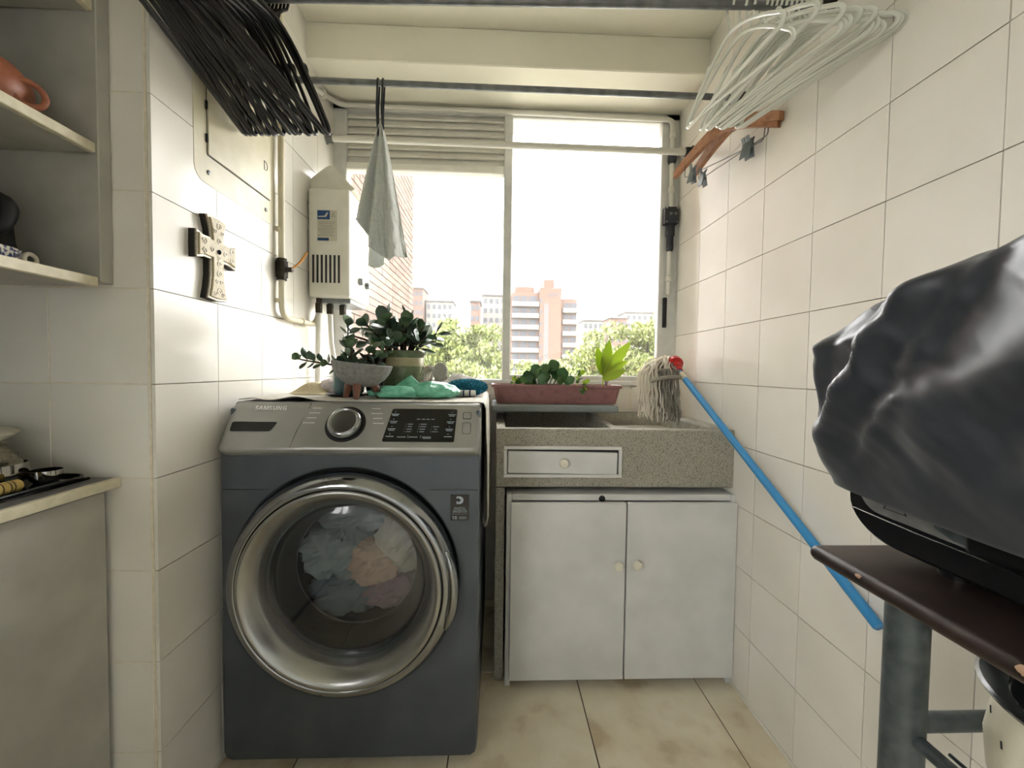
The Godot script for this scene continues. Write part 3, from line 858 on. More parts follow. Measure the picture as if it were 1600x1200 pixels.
	for q in [[0.52, -0.44], [0.76, -0.44], [0.52, -0.12], [0.76, -0.12]]:
		obj("foot", Geo.new().lathe([Vector2(0, 0), Vector2(0.016, 0), Vector2(0.018, 0.016), Vector2(0, 0.016)], 14).moved(Transform3D(Basis(), Vector3(q[0], 0.829, q[1]))), M.black, v)

	# black cloth cover with slanting folds
	var ns := FastNoiseLite.new()
	ns.seed = 12
	ns.frequency = 1.0
	ns.fractal_octaves = 2
	var folds := [[Vector2(-0.56, 0.925), Vector2(-0.40, 1.13), 0.030, 0.022], [Vector2(-0.53, 0.93), Vector2(-0.365, 1.16), 0.015, 0.016], [Vector2(-0.50, 0.925), Vector2(-0.40, 1.03), 0.008, 0.005], [Vector2(-0.43, 1.04), Vector2(-0.425, 1.13), 0.008, 0.007], [Vector2(-0.40, 1.06), Vector2(-0.33, 1.17), 0.010, 0.008], [Vector2(-0.46, 0.93), Vector2(-0.27, 1.03), 0.035, -0.016], [Vector2(-0.30, 0.95), Vector2(-0.12, 1.15), 0.03, 0.010]]
	var rows := []
	var NR := 300
	for i in 80:
		var s := i / 79.0
		var ring := PackedVector3Array()
		for k in NR:
			var a := TAU * k / NR
			# a rectangle with slightly rounded corners
			var q := Vector2(cos(a), sin(a))
			q /= pow(pow(absf(q.x), 9.0) + pow(absf(q.y), 9.0), 1.0 / 9.0)
			var mid := Vector3(0.606, 0, -0.325)
			var wall := clampf(s / 0.66, 0, 1)
			var roof := clampf((s - 0.66) / 0.34, 0, 1)
			var shrink := 1.0 - 0.13 * pow(1 - wall, 1.3)
			var rise := 1.094 + 0.085 * smoothstep(-1.0, 0.4, q.y)
			var hem := 0.912 - 0.006 * smoothstep(-1.0, 0.0, q.y)
			var y := lerpf(hem, rise, wall)
			var inn := 1.0
			if roof > 0:
				inn = 1.0 - roof
				y = rise + (1.205 - rise) * (1.0 - pow(1.0 - roof, 2.2))
			var px := mid + Vector3(q.x * 0.199 * shrink * inn, 0, q.y * 0.250 * shrink * inn)
			px.y = y
			# long folds pulled from the low back corner towards the near top, over a soft swell
			var here := Vector2(px.z, px.y)
			var fold := 0.0
			for f in folds:
				var near: Vector2 = Geometry2D.get_closest_point_to_segment(here, f[0], f[1])
				fold += f[3] * exp(-pow(here.distance_to(near) / f[2], 2))
			var n1 := ns.get_noise_3d(px.x * 7, px.y * 7, px.z * 7)
			var n2 := ns.get_noise_3d(px.x * 19 + 4, px.y * 19 + here.x * 12, px.z * 11)
			var outd := Vector3(q.x, 0.2 + roof * 2.0, q.y).normalized()
			var soft := minf(1.0, s * 4.0)
			var dd: float = (here - Vector2(-0.56, 0.905)).dot(Vector2(0.777, -0.629))
			if q.x < 0: px.x += pow(-q.x, 4.0) * (0.030 * smoothstep(-0.25, -0.10, -absf(dd + 0.06) * 1.4) - 0.034 * smoothstep(-0.045, 0.045, dd)) * soft * (1.0 - roof) * smoothstep(-0.575, -0.54, px.z)
			px += outd * (0.014 * n1 + 0.004 * n2 + fold) * soft * (1.0 - 0.7 * roof)
			if px.x > 0.804: px.x = 0.804
			ring.append(px)
		rows.append(ring)
	# inner side of the cloth, then out again over the hem
	var lining := []
	for i in range(79, -1, -1):
		var ring := PackedVector3Array()
		for p3 in rows[i]:
			var d: Vector3 = Vector3(0.614, p3.y, -0.325) - p3
			ring.append(p3 + d.normalized() * minf(0.002, d.length() * 0.5) + Vector3(0, -0.002 if i > 52 else 0.0, 0))
		lining.append(ring)
	var cv := obj("appliance_cover", Geo.new().loft(rows + lining, true, false, true), M.cloak, null, 80)
	tag(cv, "wrinkled black cloth cover draped over the oven on the rack", "cover")

# ---------------------------------------------------------------- shelves and counter at the left edge
func build_kitchen_side():
	M.laminate = mottled([Color(0.66, 0.65, 0.61), Color(0.71, 0.70, 0.66)], 0.5, 0.7, 0.02, 81, 3)
	M.edge = mottled([Color(0.80, 0.77, 0.66), Color(0.85, 0.82, 0.72)], 0.5, 0.3, 0.04, 82, 3)
	M.worktop = mottled([Color(0.42, 0.41, 0.40), Color(0.50, 0.49, 0.47)], 0.35, 0.4, 0.03, 83, 4)
	var u := thing("wall_shelves", "open white wall shelves at the left edge", "shelves", Vector3(-1.0, 1.21, -0.45))
	obj("end_panel", Geo.new().box(Vector3(-0.998, 1.67, -0.8845), Vector3(0.40, 0.90, 0.028), 0.0015), M.laminate, u)
	obj("end_panel", Geo.new().box(Vector3(-0.998, 1.67, 0.0), Vector3(0.40, 0.90, 0.028), 0.0015), M.laminate, u)
	obj("back_panel", Geo.new().box(Vector3(-1.19, 1.67, -0.442), Vector3(0.012, 0.88, 0.84), 0.001), M.laminate, u)
	for y in [1.2195, 1.483, 1.756, 2.105]:
		var sh := obj("shelf", Geo.new().box(Vector3(-1.0, y, -0.442), Vector3(0.37, 0.018, 0.852), 0.001), M.laminate, u)
		obj("edge_strip", Geo.new().box(Vector3(-0.8065, y, -0.442), Vector3(0.012, 0.0195, 0.852), 0.0015), M.edge, sh)
	var c := thing("base_cabinet", "pale grey base cabinet below the left counter", "cabinet", Vector3(-1.0, 0, -0.2))
	obj("body", Geo.new().box(Vector3(-1.015, 0.44, -0.142), Vector3(0.36, 0.714, 1.50), 0.002), M.laminate, c)
	obj("plinth", Geo.new().box(Vector3(-1.03, 0.042, -0.142), Vector3(0.33, 0.083, 1.50), 0.002), M.dark, c)
	for i in 3: obj("door", Geo.new().box(Vector3(-0.8245, 0.44, -0.642 + i * 0.5), Vector3(0.018, 0.70, 0.494), 0.002), M.laminate, c)
	var t := thing("countertop", "grey counter top with a cream front edge", "countertop", Vector3(-1.0, 0.80, -0.2))
	obj("top", Geo.new().box(Vector3(-1.0, 0.8075, -0.142), Vector3(0.395, 0.019, 1.51), 0.001), M.worktop, t)
	obj("front_edge", Geo.new().box(Vector3(-0.797, 0.8072, -0.142), Vector3(0.014, 0.0205, 1.512), 0.003, 2), M.edge, t)

	# things on the shelves
	M.clay = mottled([Color(0.52, 0.30, 0.21), Color(0.64, 0.39, 0.28), Color(0.58, 0.34, 0.24)], 0.42, 0.1, 0.04, 84, 4)
	var jc := Vector3(-0.905, 1.492, -0.76)
	var j := thing("clay_jug", "round orange clay jug with a ring handle on upper shelf", "jug", jc)
	obj("body", Geo.new().lathe([Vector2(0, 0), Vector2(0.045, 0), Vector2(0.066, 0.018), Vector2(0.074, 0.042), Vector2(0.070, 0.066), Vector2(0.056, 0.084), Vector2(0.040, 0.092), Vector2(0.030, 0.094), Vector2(0.028, 0.090), Vector2(0.05, 0.07), Vector2(0.05, 0.02), Vector2(0, 0.01)], 36).moved(Transform3D(Basis(), jc)), M.clay, j, 60)
	var ring := []
	for k in 20: ring.append(jc + Vector3(0.073 + 0.020 * cos(TAU * k / 20) * 0.5, 0.038 + 0.021 * sin(TAU * k / 20), -0.020 - 0.019 * cos(TAU * k / 20)))
	obj("handle", Geo.new().tube(ring, 0.0052, 10, true), M.clay, j, 60)
	M.night = mottled([Color(0.02, 0.025, 0.04), Color(0.05, 0.06, 0.09)], 0.5, 0.1, 0.05, 85, 3)
	var fc := Vector3(-0.925, 1.2292, -0.79)
	var f := thing("figurine", "small dark cloaked figurine on lower shelf", "figurine", fc)
	obj("robe", Geo.new().lathe([Vector2(0, 0), Vector2(0.042, 0), Vector2(0.043, 0.01), Vector2(0.036, 0.05), Vector2(0.034, 0.08), Vector2(0.040, 0.105), Vector2(0.034, 0.128), Vector2(0.016, 0.140), Vector2(0, 0.142)], 28).moved(Transform3D(Basis(), fc)), M.night, f, 60)
	obj("head", Geo.new().blob(fc + Vector3(0, 0.155, 0), Vector3(0.017, 0.020, 0.018), 0.1, 60, 2, 18, 12), M.night, f, 60)
	obj("arm", Geo.new().tube(bez(fc + Vector3(0.026, 0.122, 0), fc + Vector3(0.052, 0.11, 0.0), fc + Vector3(0.052, 0.07, 0.008), fc + Vector3(0.036, 0.056, 0.02), 8), [0.010, 0.013, 0.014, 0.014, 0.013, 0.012, 0.012, 0.011, 0.010], 10), M.night, f, 60)
	M.skin = plain(Color(0.55, 0.42, 0.30), 0.6)
	obj("hands", Geo.new().blob(fc + Vector3(0.038, 0.060, 0.022), Vector3(0.008, 0.011, 0.008), 0.2, 90, 3, 12, 8), M.skin, f, 60)
	M.delft = mottled([Color(0.82, 0.80, 0.73), Color(0.82, 0.80, 0.73), Color(0.07, 0.12, 0.36), Color(0.05, 0.09, 0.28)], 0.2, 0.07, 0.03, 86, 3, [0.0, 0.48, 0.53, 1.0])
	M.ceramic = plain(Color(0.83, 0.80, 0.72), 0.2)
	var dc := Vector3(-0.872, 1.2292, -0.742)
	var d := thing("ceramic_dish", "blue and white ceramic dish with ring handle on lower shelf", "dish", dc)
	obj("bowl", Geo.new().lathe([Vector2(0, 0), Vector2(0.030, 0), Vector2(0.040, 0.010), Vector2(0.043, 0.026), Vector2(0.040, 0.028), Vector2(0.036, 0.012), Vector2(0, 0.006)], 32).moved(Transform3D(Basis().scaled(Vector3(0.7, 1, 1.2)), dc)), M.delft, d, 50)
	ring = []
	for k in 18: ring.append(dc + Vector3(0.016, 0.0145 + 0.0105 * sin(TAU * k / 18), -0.056 - 0.0105 * cos(TAU * k / 18)))
	obj("ring_handle", Geo.new().tube(ring, 0.0040, 10, true), M.ceramic, d, 60)

	# things on the counter
	var tc := Vector3(-0.96, 0.817, -0.66)
	var tr := thing("serving_tray", "black glossy tray on the left counter", "tray", tc)
	M.lacquer = plain(Color(0.012, 0.013, 0.017), 0.12)
	obj("plate", Geo.new().box(tc + Vector3(0, 0.003, 0), Vector3(0.25, 0.006, 0.44), 0.002), M.lacquer, tr)
	var rim := []
	for q in rrect(0.25, 0.44, 0.03, 6): rim.append(tc + Vector3(q.x, 0.009, q.y))
	obj("rim", Geo.new().tube(rim, 0.0035, 8, true), M.lacquer, tr, 60)
	M.mirror = plain(Color(0.72, 0.71, 0.69), 0.08, 1.0)
	for b in [[Vector3(-0.932, 0.823, -0.795), 0.046, 0.044, "larger polished steel bowl on the black tray"], [Vector3(-0.880, 0.823, -0.838), 0.024, 0.024, "small polished steel bowl at the far end of the tray"]]:
		var s := thing("steel_bowl", b[3], "bowl", b[0], "steel bowls on the tray")
		obj("bowl", Geo.new().lathe([Vector2(0, 0), Vector2(0.7 * b[1], 0), Vector2(0.92 * b[1], 0.25 * b[2]), Vector2(b[1], 0.5 * b[2]), Vector2(b[1], b[2]), Vector2(b[1] * 0.97, b[2]), Vector2(b[1] * 0.95, 0.4 * b[2]), Vector2(0.6 * b[1], 0.08 * b[2]), Vector2(0, 0.06 * b[2])], 40).moved(Transform3D(Basis(), b[0])), M.mirror, s, 40)
	M.linen = relief(mottled([Color(0.55, 0.53, 0.45), Color(0.66, 0.64, 0.56)], 0.95, 0.12, 0.06, 87, 3), 0.2, 0.4, 2.0)
	var tw := obj("dish_towel", crumple(Vector3(-1.02, 0.862, -0.825), Vector3(0.10, 0.042, 0.05), 51), M.linen, null, 60)
	tag(tw, "crumpled beige dish towel behind the steel bowls", "towel")
	M.paperwhite = mottled([Color(0.72, 0.71, 0.64), Color(0.78, 0.77, 0.70)], 0.6, 0.2, 0.03, 88, 3)
	var pp := obj("folded_napkin", Geo.new().blob(Vector3(-1.02, 0.918, -0.825), Vector3(0.085, 0.016, 0.05), 0.35, 14, 8, 28, 14), M.paperwhite, null, 60)
	tag(pp, "white folded napkin lying on the beige towel", "napkin")
	var kc := Vector3(-0.863, 0.8345, -0.752)
	var ck := thing("wine_cork", "yellow cork with dark print lying on the black tray", "cork", kc)
	M.cork = mottled([Color(0.70, 0.58, 0.30), Color(0.80, 0.70, 0.42)], 0.8, 0.06, 0.08, 89, 3)
	var lie := Transform3D(Basis(Vector3.RIGHT, PI / 2), kc)
	obj("body", Geo.new().lathe([Vector2(0, -0.024), Vector2(0.0095, -0.024), Vector2(0.011, -0.022), Vector2(0.011, 0.022), Vector2(0.0095, 0.024), Vector2(0, 0.024)], 20).moved(lie), M.cork, ck)
	for z in [-0.010, -0.004, 0.008]: obj("printed_band", Geo.new().lathe([Vector2(0.0111, z - 0.001), Vector2(0.0113, z), Vector2(0.0111, z + 0.001), Vector2(0.0108, z)], 20, true).moved(lie), M.night, ck)

# ---------------------------------------------------------------- drying rods, hangers and the hanging cloth
func build_rods():
	M.blackplastic = plain(Color(0.018, 0.021, 0.028), 0.28)
	M.clear = glassy(Color(0.93, 0.94, 0.90), 0.80, 0.22)
	M.wood = mottled([Color(0.54, 0.36, 0.25), Color(0.68, 0.48, 0.34), Color(0.61, 0.42, 0.30)], 0.35, 0.3, 0.03, 92, 4)
	M.endcap = plain(Color(0.03, 0.032, 0.045), 0.5)
	var rods := [[Vector3(XL, 1.903, -1.012), Vector3(XR, 1.946, -1.010), 0.0098, "nearest grey clothes rod, holding the black and clear hangers", M.rod],
		[Vector3(XL, 1.963, -1.37), Vector3(XR, 1.960, -1.373), 0.0098, "middle grey clothes rod, holding the hanging cloth", M.rod],
		[Vector3(XL, 2.006, -1.785), Vector3(XR, 1.972, -1.738), 0.0135, "pale clothes rod nearest the window", M.pvc]]
	for i in 3:
		var a: Vector3 = rods[i][0]
		var b: Vector3 = rods[i][1]
		var t := thing("clothes_rod", rods[i][3], "rod", a.lerp(b, 0.5), "clothes rods under the ceiling")
		var d := (b - a).normalized()
		obj("bar", Geo.new().tube([a + d * 0.004, a.lerp(b, 0.5), b - d * 0.004], rods[i][2], 18), rods[i][4], t, 60)
		for e in [[a, d], [b, -d]]:
			var r: float = rods[i][2]
			var p: Vector3 = e[0]
			var n: Vector3 = e[1]
			obj("flange", Geo.new().tube([p + n * 0.0005, p + n * 0.004, p + n * 0.008, p + n * 0.012, p + n * 0.034, p + n * 0.036], [r * 2.3, r * 2.3, r * 1.9, r * 1.45, r * 1.4, r * 1.2], 20), M.endcap if not (i == 2 and p.x < 0) else M.rod, t, 50)
	# hangers: hook over the rod at the origin, arms along z
	var hook := []
	for k in 13:
		var a := deg_to_rad(-35.0 + 215.0 * k / 12)
		hook.append(Vector3(0, 0.0145 * sin(a), 0.0145 * cos(a)))
	hook.append(Vector3(0, -0.016, -0.014)); hook.append(Vector3(0, -0.03, -0.006)); hook.append(Vector3(0, -0.045, 0)); hook.append(Vector3(0, -0.066, 0))
	var hm := Geo.new().tube(hook, 0.0031, 8).mesh(60)
	var arms := []
	arms.append_array(bez(Vector3(0, -0.066, 0), Vector3(0, -0.064, 0.04), Vector3(0, -0.105, 0.12), Vector3(0, -0.150, 0.185), 8))
	arms.append_array(bez(Vector3(0, -0.158, 0.198), Vector3(0, -0.170, 0.212), Vector3(0, -0.182, 0.212), Vector3(0, -0.184, 0.195), 5))
	arms.append_array(bez(Vector3(0, -0.182, 0.10), Vector3(0, -0.181, 0.03), Vector3(0, -0.181, -0.03), Vector3(0, -0.182, -0.10), 3))
	arms.append_array(bez(Vector3(0, -0.184, -0.195), Vector3(0, -0.182, -0.212), Vector3(0, -0.170, -0.212), Vector3(0, -0.158, -0.198), 5))
	arms.append_array(bez(Vector3(0, -0.150, -0.185), Vector3(0, -0.105, -0.12), Vector3(0, -0.064, -0.04), Vector3(0, -0.066, -0.002), 8))
	var fm := Geo.new().tube(arms, 0.0047, 8, true).mesh(60)
	var notch := Geo.new()
	for s in [-1, 1]: notch.tube(bez(Vector3(0, -0.095, 0.085 * s), Vector3(0, -0.075, 0.085 * s), Vector3(0, -0.082, 0.105 * s), Vector3(0, -0.100, 0.105 * s), 6), 0.0026, 6)
	var nmesh := notch.mesh(60)
	var rng := RandomNumberGenerator.new()
	rng.seed = 77
	var r0: Vector3 = rods[0][0]
	var r1: Vector3 = rods[0][1]
	var nb := 24
	for i in nb:
		var s := i / float(nb - 1)
		var x := lerpf(-0.697, -0.505, s)
		var at := r0.lerp(r1, (x - XL) / (XR - XL)) + Vector3(0, 0.0005, 0)
		var lb := "black plastic hanger in the dense bunch by the left wall"
		if i == 0: lb = "black plastic hanger nearest the left wall"
		elif i == nb - 1: lb = "black plastic hanger at the right end of the black bunch"
		var t := thing("clothes_hanger", lb, "hanger", at, "black hangers on the nearest rod")
		t.rotation = Vector3(deg_to_rad(-rng.randf_range(9, 17)), deg_to_rad(lerpf(3, -14, s) + rng.randf_range(-3, 3)), deg_to_rad(rng.randf_range(-2, 2)))
		origin.erase(t)
		put("hook", hm, M.blackplastic, t)
		put("frame", fm, M.blackplastic, t)
		put("strap_notch", nmesh, M.blackplastic, t)
	var wx := [0.552, 0.583, 0.603]
	for i in 12: wx.append(0.632 + i * 0.0118)
	for i in wx.size():
		var x: float = wx[i]
		var at := r0.lerp(r1, (x - XL) / (XR - XL)) + Vector3(0, 0.0005, 0)
		var lb := "clear plastic hanger in the packed row by the right wall"
		if i == 0: lb = "clear plastic hanger hanging alone, leftmost of the clear ones"
		elif i == 1: lb = "second clear plastic hanger from the left, steeply tilted"
		elif i == 2: lb = "third clear plastic hanger from the left"
		elif i == wx.size() - 1: lb = "clear plastic hanger closest to the right wall"
		var t := thing("clothes_hanger", lb, "hanger", at, "clear hangers on the nearest rod")
		var s := clampf((x - 0.55) / 0.21, 0, 1)
		t.rotation = Vector3(deg_to_rad(rng.randf_range(0, 7) + (6 if i == 1 else 0)), deg_to_rad(lerpf(1, 14, s) + rng.randf_range(-2, 2)), deg_to_rad(rng.randf_range(-1.5, 1.5)))
		origin.erase(t)
		put("hook", hm, M.clear, t)
		put("frame", fm, M.clear, t)
		put("strap_notch", nmesh, M.clear, t)

	# two wooden trouser hangers on the middle rod
	var wp := PackedVector2Array()
	var low := []
	for k in 25:
		var z := lerpf(-0.215, 0.215, k / 24.0)
		var y := -0.088 - 0.085 * pow(absf(z) / 0.215, 1.25)
		var th := lerpf(0.022, 0.013, absf(z) / 0.215)
		wp.append(Vector2(z, y + th))
		low.append(Vector2(z, y - th))
	low.reverse()
	for q in low: wp.append(q)
	var wbody := Geo.new().extrude(wp, 0.017, 0.003).moved(Transform3D(Basis(Vector3(0, 0, 1), Vector3(0, 1, 0), Vector3(-1, 0, 0)), Vector3(0.0065, 0, 0))).mesh(40)
	hook = []
	for k in 13:
		var a := deg_to_rad(-35.0 + 215.0 * k / 12)
		hook.append(Vector3(0, 0.0135 * sin(a), 0.0135 * cos(a)))
	hook.append(Vector3(0, -0.02, -0.012)); hook.append(Vector3(0, -0.045, 0)); hook.append(Vector3(0, -0.075, 0))
	var whook := Geo.new().tube(hook, 0.0018, 8).mesh(60)
	var bar := Geo.new().tube(bent([Vector3(0, -0.155, 0.165), Vector3(0, -0.20, 0.165), Vector3(0, -0.20, -0.165), Vector3(0, -0.155, -0.165)], 0.012), 0.0016, 8).mesh(60)
	var clip := Geo.new()
	for s in [-1, 1]:
		clip.add(Geo.new().box(Vector3.ZERO, Vector3(0.003, 0.052, 0.026), 0.001), Transform3D(Basis(Vector3.BACK, 0.22 * s), Vector3(0.0055 * s, -0.205, 0)))
		clip.add(Geo.new().box(Vector3.ZERO, Vector3(0.003, 0.018, 0.014), 0.001), Transform3D(Basis(Vector3.BACK, -0.35 * s), Vector3(0.009 * s, -0.176, 0)))
	clip.tube([Vector3(0, -0.20, -0.014), Vector3(0, -0.20, 0.014)], 0.005, 10)
	var cm := clip.mesh(40)
	M.clip = plain(Color(0.42, 0.46, 0.48), 0.35, 0.4)
	var wh := [[0.742, 17.0, 5.0, "brown wooden clip hanger, left of the two"], [0.765, 8.0, 2.0, "brown wooden clip hanger, right of the two, nearer the wall"]]
	for i in 2:
		var t := thing("wooden_hanger", wh[i][3], "hanger", Vector3(wh[i][0], 1.9612 - 0.001, -1.372), "wooden hangers on the middle rod")
		t.rotation = Vector3(deg_to_rad(wh[i][2]), deg_to_rad(wh[i][1]), 0)
		origin.erase(t)
		put("hook", whook, M.steel, t)
		put("wooden_bar", wbody, M.wood, t)
		var br := put("wire_bar", bar, M.rod, t)
		for z in ([0.115, -0.125] if i == 0 else [0.075, -0.14]):
			var cl := put("clip", cm, M.clip, br, Transform3D(Basis(), Vector3(0, 0, z)))

	# thin cotton cloth hung by a loop from the middle rod
	M.muslin = relief(mottled([Color(0.80, 0.82, 0.81), Color(0.87, 0.88, 0.86)], 0.95, 0.15, 0.05, 94, 3), 0.25, 0.35, 2.0)
	M.muslin.backlight_enabled = true
	M.muslin.backlight = Color(0.5, 0.5, 0.47)
	M.strap = plain(Color(0.12, 0.13, 0.16), 0.7)
	var cc := Vector3(-0.386, 1.40, -1.372)
	var h := thing("hanging_cloth", "pale grey cotton cloth hanging by straps from the middle rod", "cloth", cc)
	var low_edge := func(u: float) -> float:
		if u < 0.24: return lerpf(1.530, 1.488, u / 0.24)
		if u < 0.30: return lerpf(1.488, 1.447, (u - 0.24) / 0.06)
		if u < 0.74: return lerpf(1.447, 1.402, (u - 0.30) / 0.44)
		return lerpf(1.402, 1.425, (u - 0.74) / 0.26)
	var nz := FastNoiseLite.new()
	nz.seed = 8
	nz.frequency = 6.0
	var cloth := func(u: float, v: float) -> Vector3:
		var y := lerpf(1.832, low_edge.call(u), v)
		var drop := (1.832 - y) / 0.43
		var w := 0.012 + 0.168 * pow(drop, 0.86)
		var x := cc.x + 0.004 + (u - 0.50) * w - 0.006 * drop
		var z := cc.z + (0.006 + 0.030 * drop) * sin(u * PI * 5.0 + 0.6 + drop * 1.0) * (0.6 + 0.4 * sin(u * 9.0)) + 0.012 * nz.get_noise_2d(u * 2.0, v * 2.0) * drop
		return Vector3(x, y, z)
	obj("sheet", Geo.new().sheet(72, 44, cloth, 0.0012), M.muslin, h, 70)
	var hemg := Geo.new()
	var hp := []
	for k in 61: hp.append(cloth.call(k / 60.0, 1.0))
	hemg.tube(hp, 0.0022, 6)
	obj("hem", hemg, M.muslin, h, 60)
	var back := func(u: float, v: float) -> Vector3:
		return Vector3(lerpf(-0.428, -0.375, u) - 0.004 * v, lerpf(1.47, 1.385 + 0.02 * absf(u - 0.4), v), cc.z - 0.035 + 0.006 * sin(u * 7))
	obj("back_corner", Geo.new().sheet(12, 10, back, 0.0012), M.muslin, h, 60)
	for s in [[-0.390, 0.010, -0.3], [-0.374, -0.004, 0.2]]:
		var lp := [Vector3(s[0], 1.80, cc.z), Vector3(s[0] - 0.002, 1.88, cc.z + 0.010), Vector3(s[0] + 0.001, 1.955, cc.z + 0.0115)]
		for k in 7:
			var a := PI * k / 6
			lp.append(Vector3(s[0] + 0.001, 1.963 + 0.0115 * sin(a), cc.z + 0.0115 * cos(a)))
		lp.append(Vector3(s[0] + 0.001, 1.955, cc.z - 0.0115)); lp.append(Vector3(s[0] - 0.002, 1.88, cc.z - 0.008)); lp.append(Vector3(s[0], 1.80, cc.z - 0.002))
		obj("strap", Geo.new().tube(lp, 0.0032, 8), M.strap, h, 60)

# ---------------------------------------------------------------- left wall: breaker panel, pipes, heater, cross; pipe round the window
func build_left_wall():
	M.board = mottled([Color(0.80, 0.77, 0.66), Color(0.85, 0.82, 0.72)], 0.38, 0.5, 0.02, 101, 3)
	# everything on this wall is drawn looking at it from the room: first axis along -z (to the right), second up, thickness out of the wall
	var on := func(x: float) -> Transform3D: return Transform3D(Basis(Vector3(0, 0, -1), Vector3.UP, Vector3.RIGHT), Vector3(x, 0, 0))
	var bc := Vector3(XL, 1.65, -1.20)
	var b := thing("breaker_panel", "cream metal breaker panel with a hinged door on left wall", "breaker panel", bc)
	var sh := func(o: PackedVector2Array, dx: float, dy: float) -> PackedVector2Array:
		var r := PackedVector2Array()
		for q in o: r.append(q + Vector2(dx, dy))
		return r
	obj("cover_plate", Geo.new().extrude(sh.call(rrect(0.355, 0.335, 0.035, 6), 1.1975, 1.668), 0.009, 0.002).moved(on.call(XL)), M.board, b)
	obj("door_gap", Geo.new().extrude(sh.call(rrect(0.283, 0.200, 0.003, 2), 1.2065, 1.672), 0.0006).moved(on.call(XL + 0.009)), M.dark, b)
	var d := obj("door", Geo.new().extrude(sh.call(rrect(0.2795, 0.196, 0.004, 3), 1.2065, 1.6728), 0.004, 0.001).moved(on.call(XL + 0.0092)), M.board, b)
	for y in [1.612, 1.692]: obj("hinge", Geo.new().box(Vector3(XL + 0.011, y, -1.063), Vector3(0.006, 0.022, 0.006), 0.002), M.dark, d)
	var rp := []
	for q in [Vector2(-0.007, 0.013), Vector2(0.002, 0.012), Vector2(0.009, 0.005), Vector2(0.009, -0.006), Vector2(0.003, -0.012), Vector2(-0.007, -0.013)]: rp.append(Vector3(XL + 0.0135, 1.667 + q.y, -1.318 - q.x))
	obj("ring_pull", Geo.new().tube(rp, 0.0012, 6, true), M.dark, d)
	for q in [[1.07, 1.532], [1.325, 1.538], [1.07, 1.80]]: obj("screw", Geo.new().lathe([Vector2(0, 0), Vector2(0.006, 0), Vector2(0.005, 0.003), Vector2(0, 0.004)], 14).moved(Transform3D(Basis(Vector3.BACK, -PI / 2), Vector3(XL + 0.009, q[1], -q[0]))), M.rod, b)
	# gas pipe with its stop valve
	M.brass = mottled([Color(0.13, 0.11, 0.08), Color(0.22, 0.19, 0.13)], 0.45, 0.1, 0.05, 102, 3, [], 0.5)
	var g := thing("gas_pipe", "cream gas pipe with a stop valve beside the breaker panel", "pipe", Vector3(XL, 1.0, -1.40))
	obj("pipe", Geo.new().tube(bent([Vector3(-0.703, 2.20, -1.387), Vector3(-0.703, 1.217, -1.387), Vector3(-0.703, 1.217, -1.64), Vector3(-0.69, 1.317, -1.66)], 0.045, 8), 0.0098, 14), M.board, g, 60)
	for y in [1.50, 1.27, 1.82]: obj("clamp", Geo.new().box(Vector3(-0.715, y, -1.387), Vector3(0.025, 0.012, 0.026), 0.003), M.board, g)
	obj("collar", Geo.new().tube([Vector3(-0.703, 1.217, -1.52), Vector3(-0.703, 1.217, -1.545)], 0.0125, 14), M.board, g)
	var vv := obj("valve", Geo.new().tube([Vector3(-0.703, 1.335, -1.387), Vector3(-0.703, 1.343, -1.387), Vector3(-0.703, 1.345, -1.387), Vector3(-0.703, 1.395, -1.387), Vector3(-0.703, 1.397, -1.387), Vector3(-0.703, 1.405, -1.387)], [0.016, 0.016, 0.0195, 0.0195, 0.016, 0.016], 8), M.brass, g, 20)
	obj("valve_stem", Geo.new().tube([Vector3(-0.69, 1.37, -1.387), Vector3(-0.668, 1.37, -1.387)], 0.008, 10), M.brass, vv)
	M.lever = plain(Color(0.72, 0.50, 0.20), 0.5)
	obj("valve_lever", Geo.new().tube([Vector3(-0.674, 1.372, -1.387), Vector3(-0.662, 1.384, -1.395), Vector3(-0.648, 1.40, -1.40), Vector3(-0.630, 1.432, -1.405)], [0.006, 0.007, 0.0085, 0.008], 8, false, 0.5), M.lever, vv)
	# water heater
	M.heater = mottled([Color(0.82, 0.81, 0.76), Color(0.86, 0.85, 0.80)], 0.35, 0.5, 0.02, 103, 3)
	var h := thing("water_heater", "white gas water heater on left wall beside the window", "water heater", Vector3(-0.64, 1.32, -1.72))
	obj("casing", Geo.new().box(Vector3(-0.637, 1.522, -1.722), Vector3(0.152, 0.405, 0.248), 0.010, 4), M.heater, h)
	# draught hood on top
	var hood := PackedVector2Array([Vector2(-0.722, 1.722), Vector2(-0.724, 1.768), Vector2(-0.716, 1.782), Vector2(-0.665, 1.822), Vector2(-0.648, 1.829), Vector2(-0.632, 1.824), Vector2(-0.556, 1.742), Vector2(-0.560, 1.738), Vector2(-0.60, 1.722)])
	obj("draught_hood", Geo.new().extrude(hood, 0.20, 0.004).moved(Transform3D(Basis(), Vector3(0, 0, -1.84))), M.heater, h)
	for i in 7: obj("vent_slot", Geo.new().box(Vector3(-0.694 + i * 0.0158, 1.424, -1.5978), Vector3(0.0078, 0.104, 0.003), 0.0012, 2), M.dark, h)
	M.labelblue = plain(Color(0.10, 0.27, 0.47), 0.5)
	M.labelpaper = mottled([Color(0.70, 0.68, 0.61), Color(0.78, 0.76, 0.69)], 0.6, 0.04, 0.09, 104, 3)
	var lab := obj("label", Geo.new().box(Vector3(-0.642, 1.586, -1.5978), Vector3(0.072, 0.112, 0.0016), 0.0003), M.labelpaper, h)
	obj("blue_block", Geo.new().box(Vector3(-0.655, 1.624, -1.5972), Vector3(0.046, 0.033, 0.0014), 0.0003), M.labelblue, lab)
